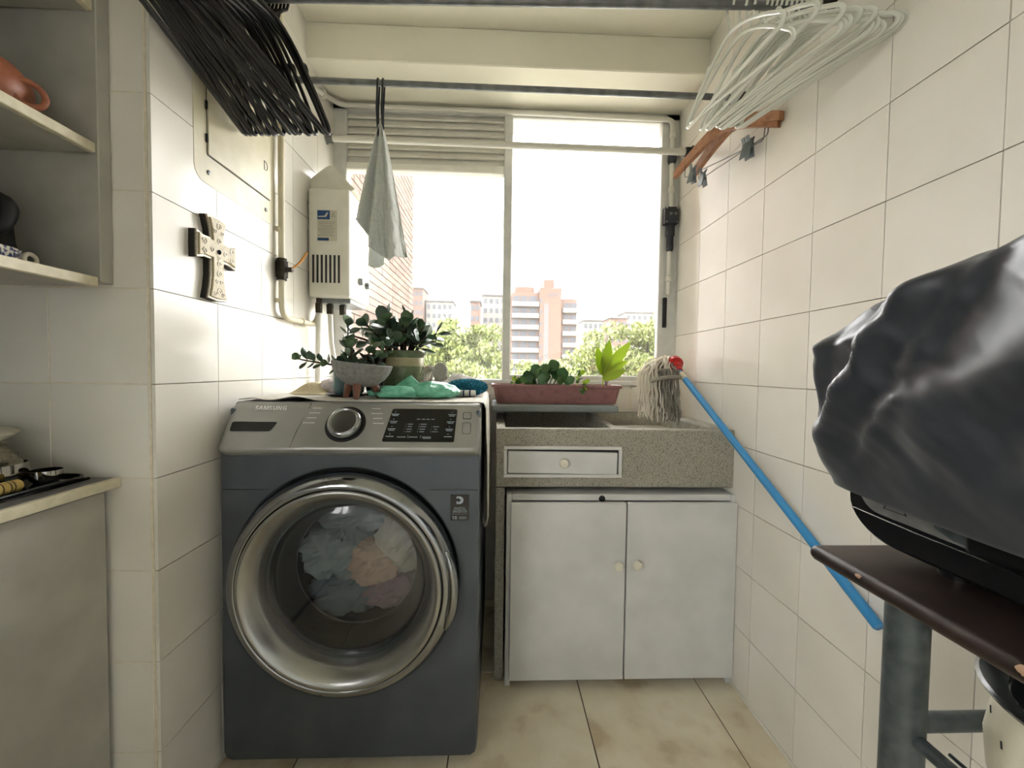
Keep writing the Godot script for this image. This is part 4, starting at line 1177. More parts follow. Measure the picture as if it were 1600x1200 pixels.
	obj("blue_strip", Geo.new().box(Vector3(-0.657, 1.534, -1.5972), Vector3(0.042, 0.010, 0.0014), 0.0003), M.labelblue, lab)
	var pr := Geo.new()
	pr.add(Geo.new().extrude(PackedVector2Array([Vector2(-0.020, -0.004), Vector2(0.004, -0.002), Vector2(0.012, 0.010), Vector2(0.018, 0.010), Vector2(0.010, -0.007), Vector2(-0.020, -0.008)]), 0.0004), Transform3D(Basis(), Vector3(-0.655, 1.623, -1.5966)))
	obj("emblem", pr, M.labelpaper, lab)
	pr = Geo.new()
	for i in 9: pr.box(Vector3(-0.642 - 0.002 * (i % 3), 1.598 - i * 0.0063, -1.597), Vector3(0.062 - 0.006 * ((i * 5) % 4), 0.0014, 0.0004), 0.0001)
	pr.tube([Vector3(-0.624, 1.617, -1.597), Vector3(-0.612, 1.617, -1.597), Vector3(-0.618, 1.632, -1.597)], 0.0012, 5, true)
	M.ink = plain(Color(0.46, 0.44, 0.42), 0.7)
	obj("small_print", pr, M.ink, lab)
	for z in [-1.715, -1.80]: obj("knob", Geo.new().lathe([Vector2(0, 0), Vector2(0.015, 0), Vector2(0.014, 0.014), Vector2(0.011, 0.017), Vector2(0, 0.018)], 20).moved(Transform3D(Basis(Vector3.BACK, -PI / 2), Vector3(-0.562, 1.402, z))), M.rod, h)
	obj("side_bolt", Geo.new().tube([Vector3(-0.71, 1.66, -1.62), Vector3(-0.722, 1.664, -1.615)], 0.005, 8), M.pvc, h)
	obj("burner_tray", Geo.new().box(Vector3(-0.63, 1.312, -1.73), Vector3(0.12, 0.02, 0.19), 0.004), M.rod, h)
	for q in [[-0.685, -1.625, 0.0], [-0.655, -1.655, 0.01], [-0.615, -1.68, 0.02]]:
		obj("fitting", Geo.new().tube([Vector3(q[0], 1.318, q[1]), Vector3(q[0], 1.300, q[1]), Vector3(q[0], 1.298, q[1]), Vector3(q[0], 1.262, q[1])], [0.010, 0.010, 0.014, 0.013], 8), M.brass, h, 20)
	var ho := thing("water_hose", "left white water pipe below the heater", "pipe", Vector3(-0.69, 1.0, -1.62), "water pipes under the heater")
	obj("pipe", Geo.new().tube([Vector3(-0.685, 1.27, -1.625), Vector3(-0.689, 1.12, -1.625), Vector3(-0.698, 0.90, -1.64), Vector3(-0.70, 0.70, -1.66)], 0.0105, 12), M.pvc, ho, 60)
	ho = thing("water_hose", "right white water pipe below the heater", "pipe", Vector3(-0.65, 1.0, -1.65), "water pipes under the heater")
	obj("pipe", Geo.new().tube([Vector3(-0.655, 1.27, -1.655), Vector3(-0.652, 1.15, -1.66), Vector3(-0.640, 1.02, -1.68), Vector3(-0.64, 0.82, -1.83)], 0.0095, 12), M.pvc, ho, 60)
	# ornate cross
	M.darkside = mottled([Color(0.035, 0.025, 0.025), Color(0.07, 0.045, 0.04)], 0.55, 0.1, 0.05, 105, 3)
	M.ivoryface = mottled([Color(0.62, 0.57, 0.43), Color(0.76, 0.71, 0.57), Color(0.70, 0.64, 0.48)], 0.45, 0.08, 0.05, 106, 4)
	M.silver = mottled([Color(0.52, 0.49, 0.43), Color(0.66, 0.63, 0.57)], 0.35, 0.1, 0.05, 107, 3, [], 0.5)
	var c := thing("wall_cross", "ornate ivory cross with dark sides hanging on left wall", "cross", Vector3(XL, 1.34, -1.073))
	var cr := func(k: float) -> PackedVector2Array:
		var pts := PackedVector2Array()
		for q in [Vector2(-0.037, 0.082), Vector2(0.0, 0.086), Vector2(0.037, 0.082), Vector2(0.026, 0.05), Vector2(0.024, 0.030), Vector2(0.048, 0.029), Vector2(0.072, 0.036), Vector2(0.073, 0.0), Vector2(0.072, -0.030), Vector2(0.046, -0.023), Vector2(0.025, -0.023), Vector2(0.025, -0.06), Vector2(0.030, -0.092), Vector2(0.037, -0.118), Vector2(0.0, -0.122), Vector2(-0.037, -0.118), Vector2(-0.030, -0.092), Vector2(-0.025, -0.06), Vector2(-0.025, -0.023), Vector2(-0.046, -0.023), Vector2(-0.072, -0.030), Vector2(-0.073, 0.0), Vector2(-0.072, 0.036), Vector2(-0.048, 0.029), Vector2(-0.024, 0.030), Vector2(-0.026, 0.05)]: pts.append(q)
		if k > 0: pts = Geometry2D.offset_polygon(pts, -k, Geometry2D.JOIN_MITER)[0]
		var out := PackedVector2Array()
		for q in pts: out.append(q + Vector2(1.073, 1.338))
		return out
	obj("block", Geo.new().extrude(cr.call(0.0), 0.022).moved(on.call(XL + 0.0008)), M.darkside, c, 30)
	obj("silver_edge", Geo.new().extrude(cr.call(0.0), 0.004, 0.001).moved(on.call(XL + 0.0228)), M.silver, c, 30)
	obj("face", Geo.new().extrude(cr.call(0.0055), 0.004, 0.0015).moved(on.call(XL + 0.0266)), M.ivoryface, c, 30)
	var sw := Geo.new()
	for q in [[0.0, 0.062, 0.010], [-0.013, 0.048, 0.006], [0.013, 0.048, 0.006], [0.0, 0.026, 0.008], [-0.050, 0.013, 0.009], [-0.050, -0.010, 0.008], [0.050, 0.013, 0.009], [0.050, -0.010, 0.008], [-0.024, 0.0, 0.007], [0.024, 0.0, 0.007], [0.0, -0.03, 0.008], [0.0, -0.055, 0.009], [-0.008, -0.075, 0.006], [0.008, -0.075, 0.006], [0.0, -0.098, 0.010], [-0.014, -0.105, 0.006], [0.014, -0.105, 0.006], [0, -0.016, 0.006]]:
		var pts := []
		for k in 14:
			var a := k * 0.62
			var rr: float = q[2] * (1.0 - k / 17.0)
			pts.append(Vector3(1.073 + q[0] + rr * cos(a) * (1 if q[0] >= 0 else -1), 1.338 + q[1] + rr * sin(a), 0))
		sw.tube(pts, 0.0013, 5)
	obj("scrollwork", sw.moved(on.call(XL + 0.031)), M.silver, c, 60)
	M.bead = plain(Color(0.06, 0.07, 0.14), 0.15)
	obj("bead", Geo.new().blob(Vector3(XL + 0.031, 1.338, -1.073), Vector3(0.005, 0.006, 0.006), 0, 1, 1, 14, 10), M.bead, c, 60)

	# conduit that runs along the left wall, over the window and down its right side
	var k := thing("electric_conduit", "white conduit running over the window and down its right side", "conduit", Vector3(0.04, 2.17, -1.84))
	obj("pipe", Geo.new().tube(bent([Vector3(-0.712, 2.06, -1.50), Vector3(-0.712, 2.178, -1.80), Vector3(-0.68, 2.180, -1.846), Vector3(0.30, 2.172, -1.846), Vector3(0.764, 2.166, -1.846), Vector3(0.766, 1.78, -1.846)], 0.028, 6), 0.0105, 14), M.pvc, k, 60)
	obj("lower_pipe", Geo.new().tube([Vector3(0.764, 1.69, -1.846), Vector3(0.762, 1.40, -1.846)], 0.0095, 14), M.pvc, k, 60)
	for q in [Vector3(-0.712, 2.15, -1.73), Vector3(0.765, 2.10, -1.846), Vector3(0.765, 1.86, -1.846), Vector3(0.763, 1.47, -1.846)]: obj("coupling", Geo.new().box(q, Vector3(0.028, 0.03, 0.028), 0.009, 3), M.pvc, k)
	M.switchbox = plain(Color(0.10, 0.12, 0.16), 0.5)
	obj("junction_tee", Geo.new().tube([Vector3(0.765, 2.03, -1.846), Vector3(0.765, 2.02, -1.846), Vector3(0.765, 1.985, -1.846), Vector3(0.765, 1.975, -1.846)], [0.014, 0.019, 0.019, 0.014], 12), M.switchbox, k)
	obj("branch", Geo.new().tube([Vector3(0.768, 2.0, -1.84), Vector3(0.80, 2.045, -1.835)], 0.009, 12), M.pvc, k)
	var sb := obj("junction_box", Geo.new().box(Vector3(0.763, 1.745, -1.843), Vector3(0.062, 0.075, 0.04), 0.006, 2), M.switchbox, k)
	for q in [[-0.024, 0.03], [0.024, 0.03], [-0.024, -0.03], [0.024, -0.03]]: obj("screw", Geo.new().lathe([Vector2(0, 0), Vector2(0.003, 0), Vector2(0.002, 0.002), Vector2(0, 0.002)], 10).moved(Transform3D(Basis(Vector3.RIGHT, PI / 2), Vector3(0.763 + q[0], 1.745 + q[1], -1.823))), M.pvc, sb)
	for x in [-0.008, 0.012]: obj("plug", Geo.new().tube([Vector3(0.763 + x, 1.748, -1.824), Vector3(0.763 + x, 1.748, -1.815)], 0.007, 10), M.rod, sb)
	obj("cable_gland", Geo.new().tube([Vector3(0.764, 1.71, -1.846), Vector3(0.764, 1.66, -1.846), Vector3(0.764, 1.655, -1.846), Vector3(0.764, 1.60, -1.846), Vector3(0.764, 1.59, -1.846)], [0.020, 0.020, 0.016, 0.016, 0.011], 14), M.switchbox, k)

# ---------------------------------------------------------------- things on the washing machine
func leaf_mesh(ln: float, wd: float, th: float) -> ArrayMesh:
	var rings := []
	for i in 9:
		var s := i / 8.0
		var w := wd / 2 * pow(sin(PI * pow(s, 1.25)), 0.62) * (0.25 + 0.75 * smoothstep(0.0, 0.45, s)) + 0.0006
		var ring := PackedVector3Array()
		for k in 8:
			var a := TAU * k / 8
			ring.append(Vector3(w * cos(a), ln * s, th / 2 * sin(a) * (w / (wd / 2)) + 0.10 * ln * s * s + 0.25 * w * cos(a) * cos(a)))
		rings.append(ring)
	return Geo.new().loft(rings).mesh(60)
# opposite pairs of fleshy leaves along a stem
func leafy(parent: Node3D, pts: Array, rad: float, leaves: Array, mats: Array, rng: RandomNumberGenerator, gap: float, from := 0.25, stem_mat: Material = null):
	var o0: Vector3 = origin.get(parent, Vector3.ZERO)
	var rs := []
	for i in pts.size(): rs.append(lerpf(rad, rad * 0.55, float(i) / pts.size()))
	obj("stem", Geo.new().tube(pts, rs, 7), stem_mat, parent, 60)
	var cv := Curve3D.new()
	for p in pts: cv.add_point(p)
	var L := cv.get_baked_length()
	var d := L * from
	var turn := rng.randf() * TAU
	while d <= L:
		var p := cv.sample_baked(d)
		var q := cv.sample_baked(minf(d + 0.004, L))
		var dir := (q - p).normalized() if q.distance_to(p) > 1e-5 else (p - cv.sample_baked(L - 0.006)).normalized()
		var side := dir.cross(Vector3(cos(turn), 0.2, sin(turn))).normalized()
		var tip := d + gap > L
		for s in [-1, 1]:
			var out: Vector3 = (side * s + dir * (0.45 if not tip else 1.1) + Vector3(0, 0.25, 0) + Vector3(rng.randf_range(-1, 1), rng.randf_range(-1, 1), rng.randf_range(-1, 1)) * 0.22).normalized()
			var nrm: Vector3 = (dir + Vector3(0, 0.3, 0) - out * out.dot(dir + Vector3(0, 0.3, 0))).normalized()
			var bs := Basis(out.cross(nrm), out, nrm) * Basis(Vector3.UP, rng.randf_range(-0.5, 0.5))
			put("leaf", leaves[rng.randi() % leaves.size()], mats[rng.randi() % mats.size()], parent, Transform3D(bs.scaled(Vector3.ONE * rng.randf_range(0.8, 1.12)), p))
		d += gap * rng.randf_range(0.85, 1.15)
		turn += PI / 2 + rng.randf_range(-0.3, 0.3)

func build_washer_top():
	var top := 0.9675
	# white runner over the lid, one end hanging down the right side
	M.runner = relief(mottled([Color(0.74, 0.72, 0.67), Color(0.82, 0.80, 0.76)], 0.95, 0.2, 0.04, 111, 3), 0.2, 0.35, 2.0)
	var nz := FastNoiseLite.new()
	nz.seed = 31
	nz.frequency = 5.0
	var run := func(u: float, v: float) -> Vector3:
		var s := u * 1.02
		var z := lerpf(-1.142, -1.66, v)
		if s < 0.655:
			var x := -0.695 + s
			var lift := 0.011 * exp(-pow((x + 0.545) / 0.045, 2)) * exp(-v * 5.0) + 0.006 * exp(-pow((x + 0.66) / 0.03, 2))
			return Vector3(x, 0.9632 + lift + 0.0012 * nz.get_noise_2d(x * 3, z * 3), z + 0.006 * nz.get_noise_2d(x * 2, 9.0))
		var e := s - 0.655
		if e < 0.02:
			var a := e / 0.02 * PI / 2
			return Vector3(-0.040 + 0.0075 * sin(a), 0.9632 - 0.008 * (1 - cos(a)), z)
		var dn := (e - 0.02) * (1.0 + 0.12 * nz.get_noise_2d(v * 4.0, 3.0))
		return Vector3(-0.0325 + 0.007 * sin(v * 22.0 + dn * 5.0) * minf(1.0, dn * 8.0) + 0.004, 0.955 - dn, z + 0.05 * dn * sin(v * 3.0) - 0.04 * dn)
	var cl := obj("cloth_runner", Geo.new().sheet(100, 40, run, 0.0022), M.runner, null, 60)
	tag(cl, "white cloth runner over the washing machine, hanging down its right side", "cloth")

	# concrete bowl planter on three wooden legs
	M.cement = relief(mottled([Color(0.44, 0.44, 0.43), Color(0.52, 0.52, 0.51), Color(0.56, 0.56, 0.55)], 0.85, 0.15, 0.04, 112, 4), 0.2, 0.3, 2.0)
	M.legwood = mottled([Color(0.36, 0.22, 0.16), Color(0.47, 0.31, 0.23)], 0.5, 0.1, 0.05, 113, 3)
	M.soil = mottled([Color(0.05, 0.035, 0.025), Color(0.12, 0.09, 0.06)], 0.95, 0.05, 0.1, 114, 3)
	M.jade = []
	for t in [Color(0.22, 0.31, 0.23), Color(0.27, 0.37, 0.26), Color(0.25, 0.34, 0.27), Color(0.31, 0.41, 0.27)]:
		var m := plain(t, 0.32)
		m.backlight_enabled = true
		m.backlight = t * 0.5
		M.jade.append(m)
	M.twig = mottled([Color(0.20, 0.15, 0.10), Color(0.29, 0.23, 0.15)], 0.8, 0.05, 0.08, 115, 3)
	var rng := RandomNumberGenerator.new()
	rng.seed = 2024
	var bc := Vector3(-0.392, top, -1.205)
	var b := thing("bowl_planter", "jade plant in a grey concrete bowl on three wooden legs", "planter", bc)
	var tilt := Transform3D(Basis(Vector3.BACK, -0.10), bc + Vector3(0, 0.034, 0))
	obj("bowl", Geo.new().lathe([Vector2(0, 0), Vector2(0.028, 0.001), Vector2(0.050, 0.010), Vector2(0.067, 0.026), Vector2(0.078, 0.044), Vector2(0.084, 0.064), Vector2(0.081, 0.067), Vector2(0.077, 0.062), Vector2(0.070, 0.044), Vector2(0.05, 0.02), Vector2(0, 0.012)], 44).moved(tilt), M.cement, b, 50)
	obj("soil", Geo.new().lathe([Vector2(0, 0.057), Vector2(0.05, 0.055), Vector2(0.0745, 0.051), Vector2(0.072, 0.046), Vector2(0, 0.046)], 30).moved(tilt), M.soil, b)
	for a in [1.45, 3.55, 5.75]:
		var p := Vector3(cos(a) * 0.040, 0, sin(a) * 0.040)
		obj("leg", Geo.new().tube([bc + Vector3(cos(a) * 0.053, 0.001, sin(a) * 0.053), bc + p * 1.1 + Vector3(0, 0.028, 0), bc + p * 0.9 + Vector3(0, 0.046, 0)], [0.0068, 0.0115, 0.012], 14), M.legwood, b)
	var lv := [leaf_mesh(0.036, 0.029, 0.006), leaf_mesh(0.031, 0.026, 0.0055), leaf_mesh(0.041, 0.031, 0.0065)]
	var e0 := bc + Vector3(-0.045, 0.088, 0)
	for st in [
		[e0 + Vector3(0, 0, 0.01), Vector3(-0.05, 0.012, 0.01), Vector3(-0.095, 0.014, 0.0), Vector3(-0.125, 0.022, 0.0)],
		[e0 + Vector3(0.012, -0.002, -0.01), Vector3(-0.004, 0.05, 0), Vector3(-0.006, 0.09, 0.0), Vector3(-0.006, 0.128, -0.005)],
		[e0 + Vector3(0.025, 0, 0.02), Vector3(0.002, 0.02, 0.01), Vector3(0.010, 0.045, 0.012), Vector3(0.004, 0.065, 0.012)],
		[e0 + Vector3(0.05, -0.004, -0.02), Vector3(0.0, 0.02, 0), Vector3(0.014, 0.045, 0.005), Vector3(0.02, 0.060, 0.0)],
		[e0 + Vector3(0.085, -0.008, 0.01), Vector3(0.02, 0.03, 0), Vector3(0.042, 0.07, 0.0), Vector3(0.055, 0.098, 0.0)],
		[e0 + Vector3(0.005, -0.002, -0.02), Vector3(-0.008, 0.03, 0), Vector3(-0.012, 0.06, -0.01), Vector3(-0.004, 0.088, -0.02)]]:
		var pts := bez(st[0], st[0] + st[1], st[0] + st[2], st[0] + st[3], 8)
		leafy(b, pts, 0.0032, lv, M.jade, rng, 0.0215, 0.12, M.twig)

	# glazed green pot with the big jade plant
	M.glaze = mottled([Color(0.32, 0.34, 0.25), Color(0.41, 0.43, 0.32), Color(0.37, 0.40, 0.30)], 0.22, 0.2, 0.03, 116, 4)
	M.band = mottled([Color(0.60, 0.55, 0.42), Color(0.67, 0.62, 0.49)], 0.3, 0.1, 0.05, 117, 3)
	var pc := Vector3(-0.322, top, -1.405)
	var g := thing("potted_jade", "large jade plant in a glazed green pot on the washing machine", "potted plant", pc)
	var at := Transform3D(Basis(), pc)
	obj("pot", Geo.new().lathe([Vector2(0, 0), Vector2(0.054, 0), Vector2(0.060, 0.01), Vector2(0.072, 0.055), Vector2(0.0755, 0.09), Vector2(0.0745, 0.102), Vector2(0.0745, 0.116), Vector2(0.079, 0.128), Vector2(0.084, 0.136), Vector2(0.0835, 0.144), Vector2(0.080, 0.145), Vector2(0.076, 0.138), Vector2(0.068, 0.11), Vector2(0.06, 0.03), Vector2(0, 0.02)], 48).moved(at), M.glaze, g, 45)
	obj("tan_band", Geo.new().lathe([Vector2(0.0752, 0.093), Vector2(0.0768, 0.096), Vector2(0.0768, 0.121), Vector2(0.0755, 0.124)], 48).moved(at), M.band, g, 45)
	obj("soil", Geo.new().lathe([Vector2(0, 0.134), Vector2(0.05, 0.132), Vector2(0.0735, 0.128), Vector2(0, 0.124)], 30).moved(at), M.soil, g)
	var lv2 := [leaf_mesh(0.050, 0.037, 0.008), leaf_mesh(0.043, 0.033, 0.007), leaf_mesh(0.058, 0.040, 0.008)]
	for i in 20:
		var a := i * 2.399
		var r := 0.012 + 0.045 * sqrt(i / 20.0)
		var s := pc + Vector3(cos(a) * r, 0.132, sin(a) * r * 0.8)
		var reach := Vector3(cos(a) * lerpf(0.02, 0.105, i / 19.0), lerpf(0.12, 0.045, i / 19.0) + rng.randf_range(-0.01, 0.015), sin(a) * 0.06)
		reach.x -= 0.008
		leafy(g, bez(s, s + Vector3(0, 0.03, 0), s + reach * 0.7 + Vector3(0, 0.012, 0), s + reach, 8), 0.005, lv2, M.jade, rng, 0.024, 0.34, M.twig)

	# small pots hidden behind the bowl
	M.teal = mottled([Color(0.10, 0.27, 0.28), Color(0.14, 0.34, 0.34)], 0.25, 0.1, 0.04, 118, 3)
	M.navy = plain(Color(0.03, 0.05, 0.13), 0.25)
	var tp := thing("teal_pot", "small teal ceramic pot behind the concrete bowl", "pot", Vector3(-0.462, top, -1.315))
	obj("body", Geo.new().lathe([Vector2(0, 0), Vector2(0.040, 0), Vector2(0.045, 0.006), Vector2(0.049, 0.10), Vector2(0.050, 0.108), Vector2(0.047, 0.109), Vector2(0.044, 0.09), Vector2(0, 0.085)], 36).moved(Transform3D(Basis(), Vector3(-0.462, top + 0.005, -1.315))), M.teal, tp, 40)
	obj("saucer", Geo.new().lathe([Vector2(0, 0), Vector2(0.06, 0.001), Vector2(0.070, 0.006), Vector2(0.068, 0.008), Vector2(0.055, 0.005), Vector2(0, 0.005)], 36).moved(Transform3D(Basis(), Vector3(-0.462, top, -1.315))), M.navy, tp)
	var np := thing("navy_pot", "small dark navy pot between the bowl and green pot", "pot", Vector3(-0.385, top, -1.325))
	obj("body", Geo.new().lathe([Vector2(0, 0), Vector2(0.022, 0), Vector2(0.028, 0.06), Vector2(0.036, 0.115), Vector2(0.038, 0.128), Vector2(0.034, 0.128), Vector2(0.030, 0.11), Vector2(0, 0.10)], 32).moved(Transform3D(Basis(), Vector3(-0.385, top, -1.318))), M.navy, np, 40)
	M.sprout = plain(Color(0.32, 0.42, 0.14), 0.5)
	leafy(np, bez(Vector3(-0.385, top + 0.10, -1.318), Vector3(-0.385, top + 0.13, -1.318), Vector3(-0.388, top + 0.15, -1.318), Vector3(-0.389, top + 0.165, -1.318), 6), 0.003, [leaf_mesh(0.024, 0.014, 0.003)], [M.sprout], rng, 0.016, 0.4, M.sprout)

	# mint plastic bag
	M.mint = mottled([Color(0.36, 0.66, 0.54), Color(0.46, 0.75, 0.63), Color(0.52, 0.80, 0.69)], 0.35, 0.15, 0.03, 119, 3)
	M.mint.backlight_enabled = true
	M.mint.backlight = Color(0.12, 0.22, 0.18)
	var bn := FastNoiseLite.new()
	bn.seed = 6
	bn.frequency = 9.0
	bn.fractal_type = FastNoiseLite.FRACTAL_RIDGED
	bn.fractal_octaves = 3
	var bag := thing("plastic_bag", "crumpled mint green plastic bag in front of the green pot", "bag", Vector3(-0.25, top, -1.28))
	var bagf := func(c: Vector3, r: Vector3, sd: float) -> Geo:
		var rings := []
		for i in 25:
			var ph := PI * i / 24
			var ring := PackedVector3Array()
			for k in 44:
				var a := TAU * k / 44
				var d := Vector3(sin(ph) * cos(a), cos(ph), sin(ph) * sin(a))
				var p := d * r
				var n := bn.get_noise_3d(p.x * 1.3 + sd, p.y * 2.2 + sd, p.z * 1.3)
				var q := c + p * (0.90 + 0.26 * n)
				q.y = maxf(q.y, top + 0.0012 + 0.0015 * n)
				ring.append(q)
			rings.append(ring)
		return Geo.new().loft(rings, true, false)
	obj("bag_body", bagf.call(Vector3(-0.192, top + 0.017, -1.265), Vector3(0.074, 0.029, 0.055), 3.0), M.mint, bag, 50)
	obj("bag_fold", bagf.call(Vector3(-0.305, top + 0.012, -1.255), Vector3(0.075, 0.022, 0.055), 11.0), M.mint, bag, 50)
	obj("bag_corner", Geo.new().extrude(PackedVector2Array([Vector2(-0.045, 0.0), Vector2(0.0, 0.040), Vector2(0.016, 0.052), Vector2(0.045, 0.024), Vector2(0.03, -0.01), Vector2(-0.03, -0.012)]), 0.006, 0.002).moved(Transform3D(Basis(Vector3.RIGHT, -0.5), Vector3(-0.285, top + 0.018, -1.29))), M.mint, bag)

	# cloths at the back right
	M.greycloth = relief(mottled([Color(0.52, 0.50, 0.47), Color(0.64, 0.62, 0.58)], 0.95, 0.12, 0.06, 120, 3), 0.2, 0.3, 2.0)
	var fc := func(u: float, v: float) -> Vector3:
		return Vector3(lerpf(-0.205, -0.052, u), top + 0.004 + 0.060 * pow(sin(PI * clampf(u * 0.92 + 0.05, 0, 1)), 0.7) * (0.55 + 0.45 * sin(PI * v)) + 0.003 * sin(u * 14 + v * 5), lerpf(-1.40, -1.58, v) + 0.012 * sin(u * 6))
	var gc := obj("cleaning_cloth", Geo.new().sheet(36, 20, fc, 0.010), M.greycloth, null, 60)
	tag(gc, "folded grey cleaning cloth behind the blue chenille mitt", "cloth")
	M.chenille = mottled([Color(0.05, 0.32, 0.42), Color(0.10, 0.45, 0.55), Color(0.18, 0.55, 0.62)], 0.9, 0.05, 0.08, 121, 3)
	var ch := Geo.new()
	var core := Vector3(-0.098, top + 0.028, -1.375)
	ch.blob(core, Vector3(0.058, 0.020, 0.03), 0.1, 20, 4, 20, 10)
	for i in 240:
		var yy := 1.0 - 2.0 * (i + 0.5) / 240
		var rr := sqrt(1 - yy * yy)
		var ph := i * 2.39996
		var d := Vector3(cos(ph) * rr, yy, sin(ph) * rr)
		var p := core + d * Vector3(0.062, 0.022, 0.033)
		if p.y < top + 0.006: p.y = top + 0.006
		ch.tube([p - d * 0.005, p + d * 0.003, p + d * 0.007 + Vector3(0, -0.001, 0)], [0.0042, 0.0048, 0.003], 5)
	var mt := obj("dusting_mitt", ch, M.chenille, null, 60)
	tag(mt, "blue chenille dusting mitt at the right back of the machine", "mitt")
	M.rollwhite = mottled([Color(0.74, 0.73, 0.70), Color(0.80, 0.79, 0.76)], 0.9, 0.1, 0.05, 122, 3)
	M.stripe = plain(Color(0.12, 0.22, 0.36), 0.9)
	var rc := Vector3(-0.115, top + 0.0105, -1.325)
	var ro := thing("striped_cloth", "rolled white cloth with blue stripes below the chenille mitt", "cloth", rc - Vector3(0, 0.0105, 0))
	obj("roll", Geo.new().tube([rc + Vector3(-0.048, 0, 0), rc + Vector3(-0.046, 0, 0), rc, rc + Vector3(0.046, 0, 0), rc + Vector3(0.048, 0, 0)], [0.007, 0.0095, 0.010, 0.0095, 0.007], 16), M.rollwhite, ro, 60)
	for x in [-0.034, -0.012, 0.010, 0.030]: obj("stripe", Geo.new().tube([rc + Vector3(x - 0.0025, 0, 0), rc + Vector3(x + 0.0025, 0, 0)], 0.0104, 16), M.stripe, ro, 60)
	# pale sponge shoe brush bundle beside the green pot
	M.knit = relief(mottled([Color(0.66, 0.64, 0.61), Color(0.76, 0.74, 0.71)], 0.95, 0.06, 0.1, 123, 3), 0.3, 0.4, 3.0)
	var kc := Vector3(-0.232, top, -1.475)
	var kn := thing("string_bundle", "pale string bundle standing beside the green pot", "string", kc)
	var loops := Geo.new()
	for i in 7:
		var lp := []
		for k in 18:
			var a := TAU * k / 18
			lp.append(kc + Vector3(0.006 * i - 0.012 + 0.028 * cos(a), 0.05 + (0.046 - 0.002 * i) * sin(a), -0.006 * i + 0.010 * sin(a * 2 + i)))
		loops.tube(lp, 0.0042, 6, true)
	obj("loops", loops, M.knit, kn, 60)
	obj("disc", Geo.new().lathe([Vector2(0, -0.004), Vector2(0.024, -0.004), Vector2(0.027, 0), Vector2(0.024, 0.004), Vector2(0, 0.004)], 28).moved(Transform3D(Basis(Vector3.RIGHT, PI / 2 - 0.15) * Basis(Vector3.BACK, 0.0), kc + Vector3(0.030, 0.077, -0.01)).scaled_local(Vector3(1, 1, 1.2))), M.knit, kn)

	# paper scraps at the left
	M.tan = mottled([Color(0.66, 0.61, 0.48), Color(0.74, 0.69, 0.56)], 0.9, 0.1, 0.05, 124, 3)
	var tf := func(u: float, v: float) -> Vector3:
		return Vector3(lerpf(-0.665, -0.545, u), top + 0.001 + 0.036 * pow(sin(PI * u), 0.8) * smoothstep(0.0, 0.5, v), lerpf(-1.33, -1.46, v) + 0.01 * u)
	var ta := obj("tan_cloth", Geo.new().sheet(24, 12, tf, 0.002), M.tan, null, 60)
	tag(ta, "small tan cloth peaked at the left back of the machine", "cloth")
	M.printed = mottled([Color(0.78, 0.74, 0.72), Color(0.70, 0.58, 0.56), Color(0.80, 0.78, 0.76), Color(0.48, 0.56, 0.64)], 0.8, 0.09, 0.03, 125, 3, [0.2, 0.4, 0.55, 0.8])
	var pb := obj("paper_wrapper", crumple(Vector3(-0.545, top + 0.023, -1.40), Vector3(0.048, 0.025, 0.032), 77), M.printed, null, 50)
	tag(pb, "crumpled pink and white paper wrapper left of the teal pot", "wrapper")

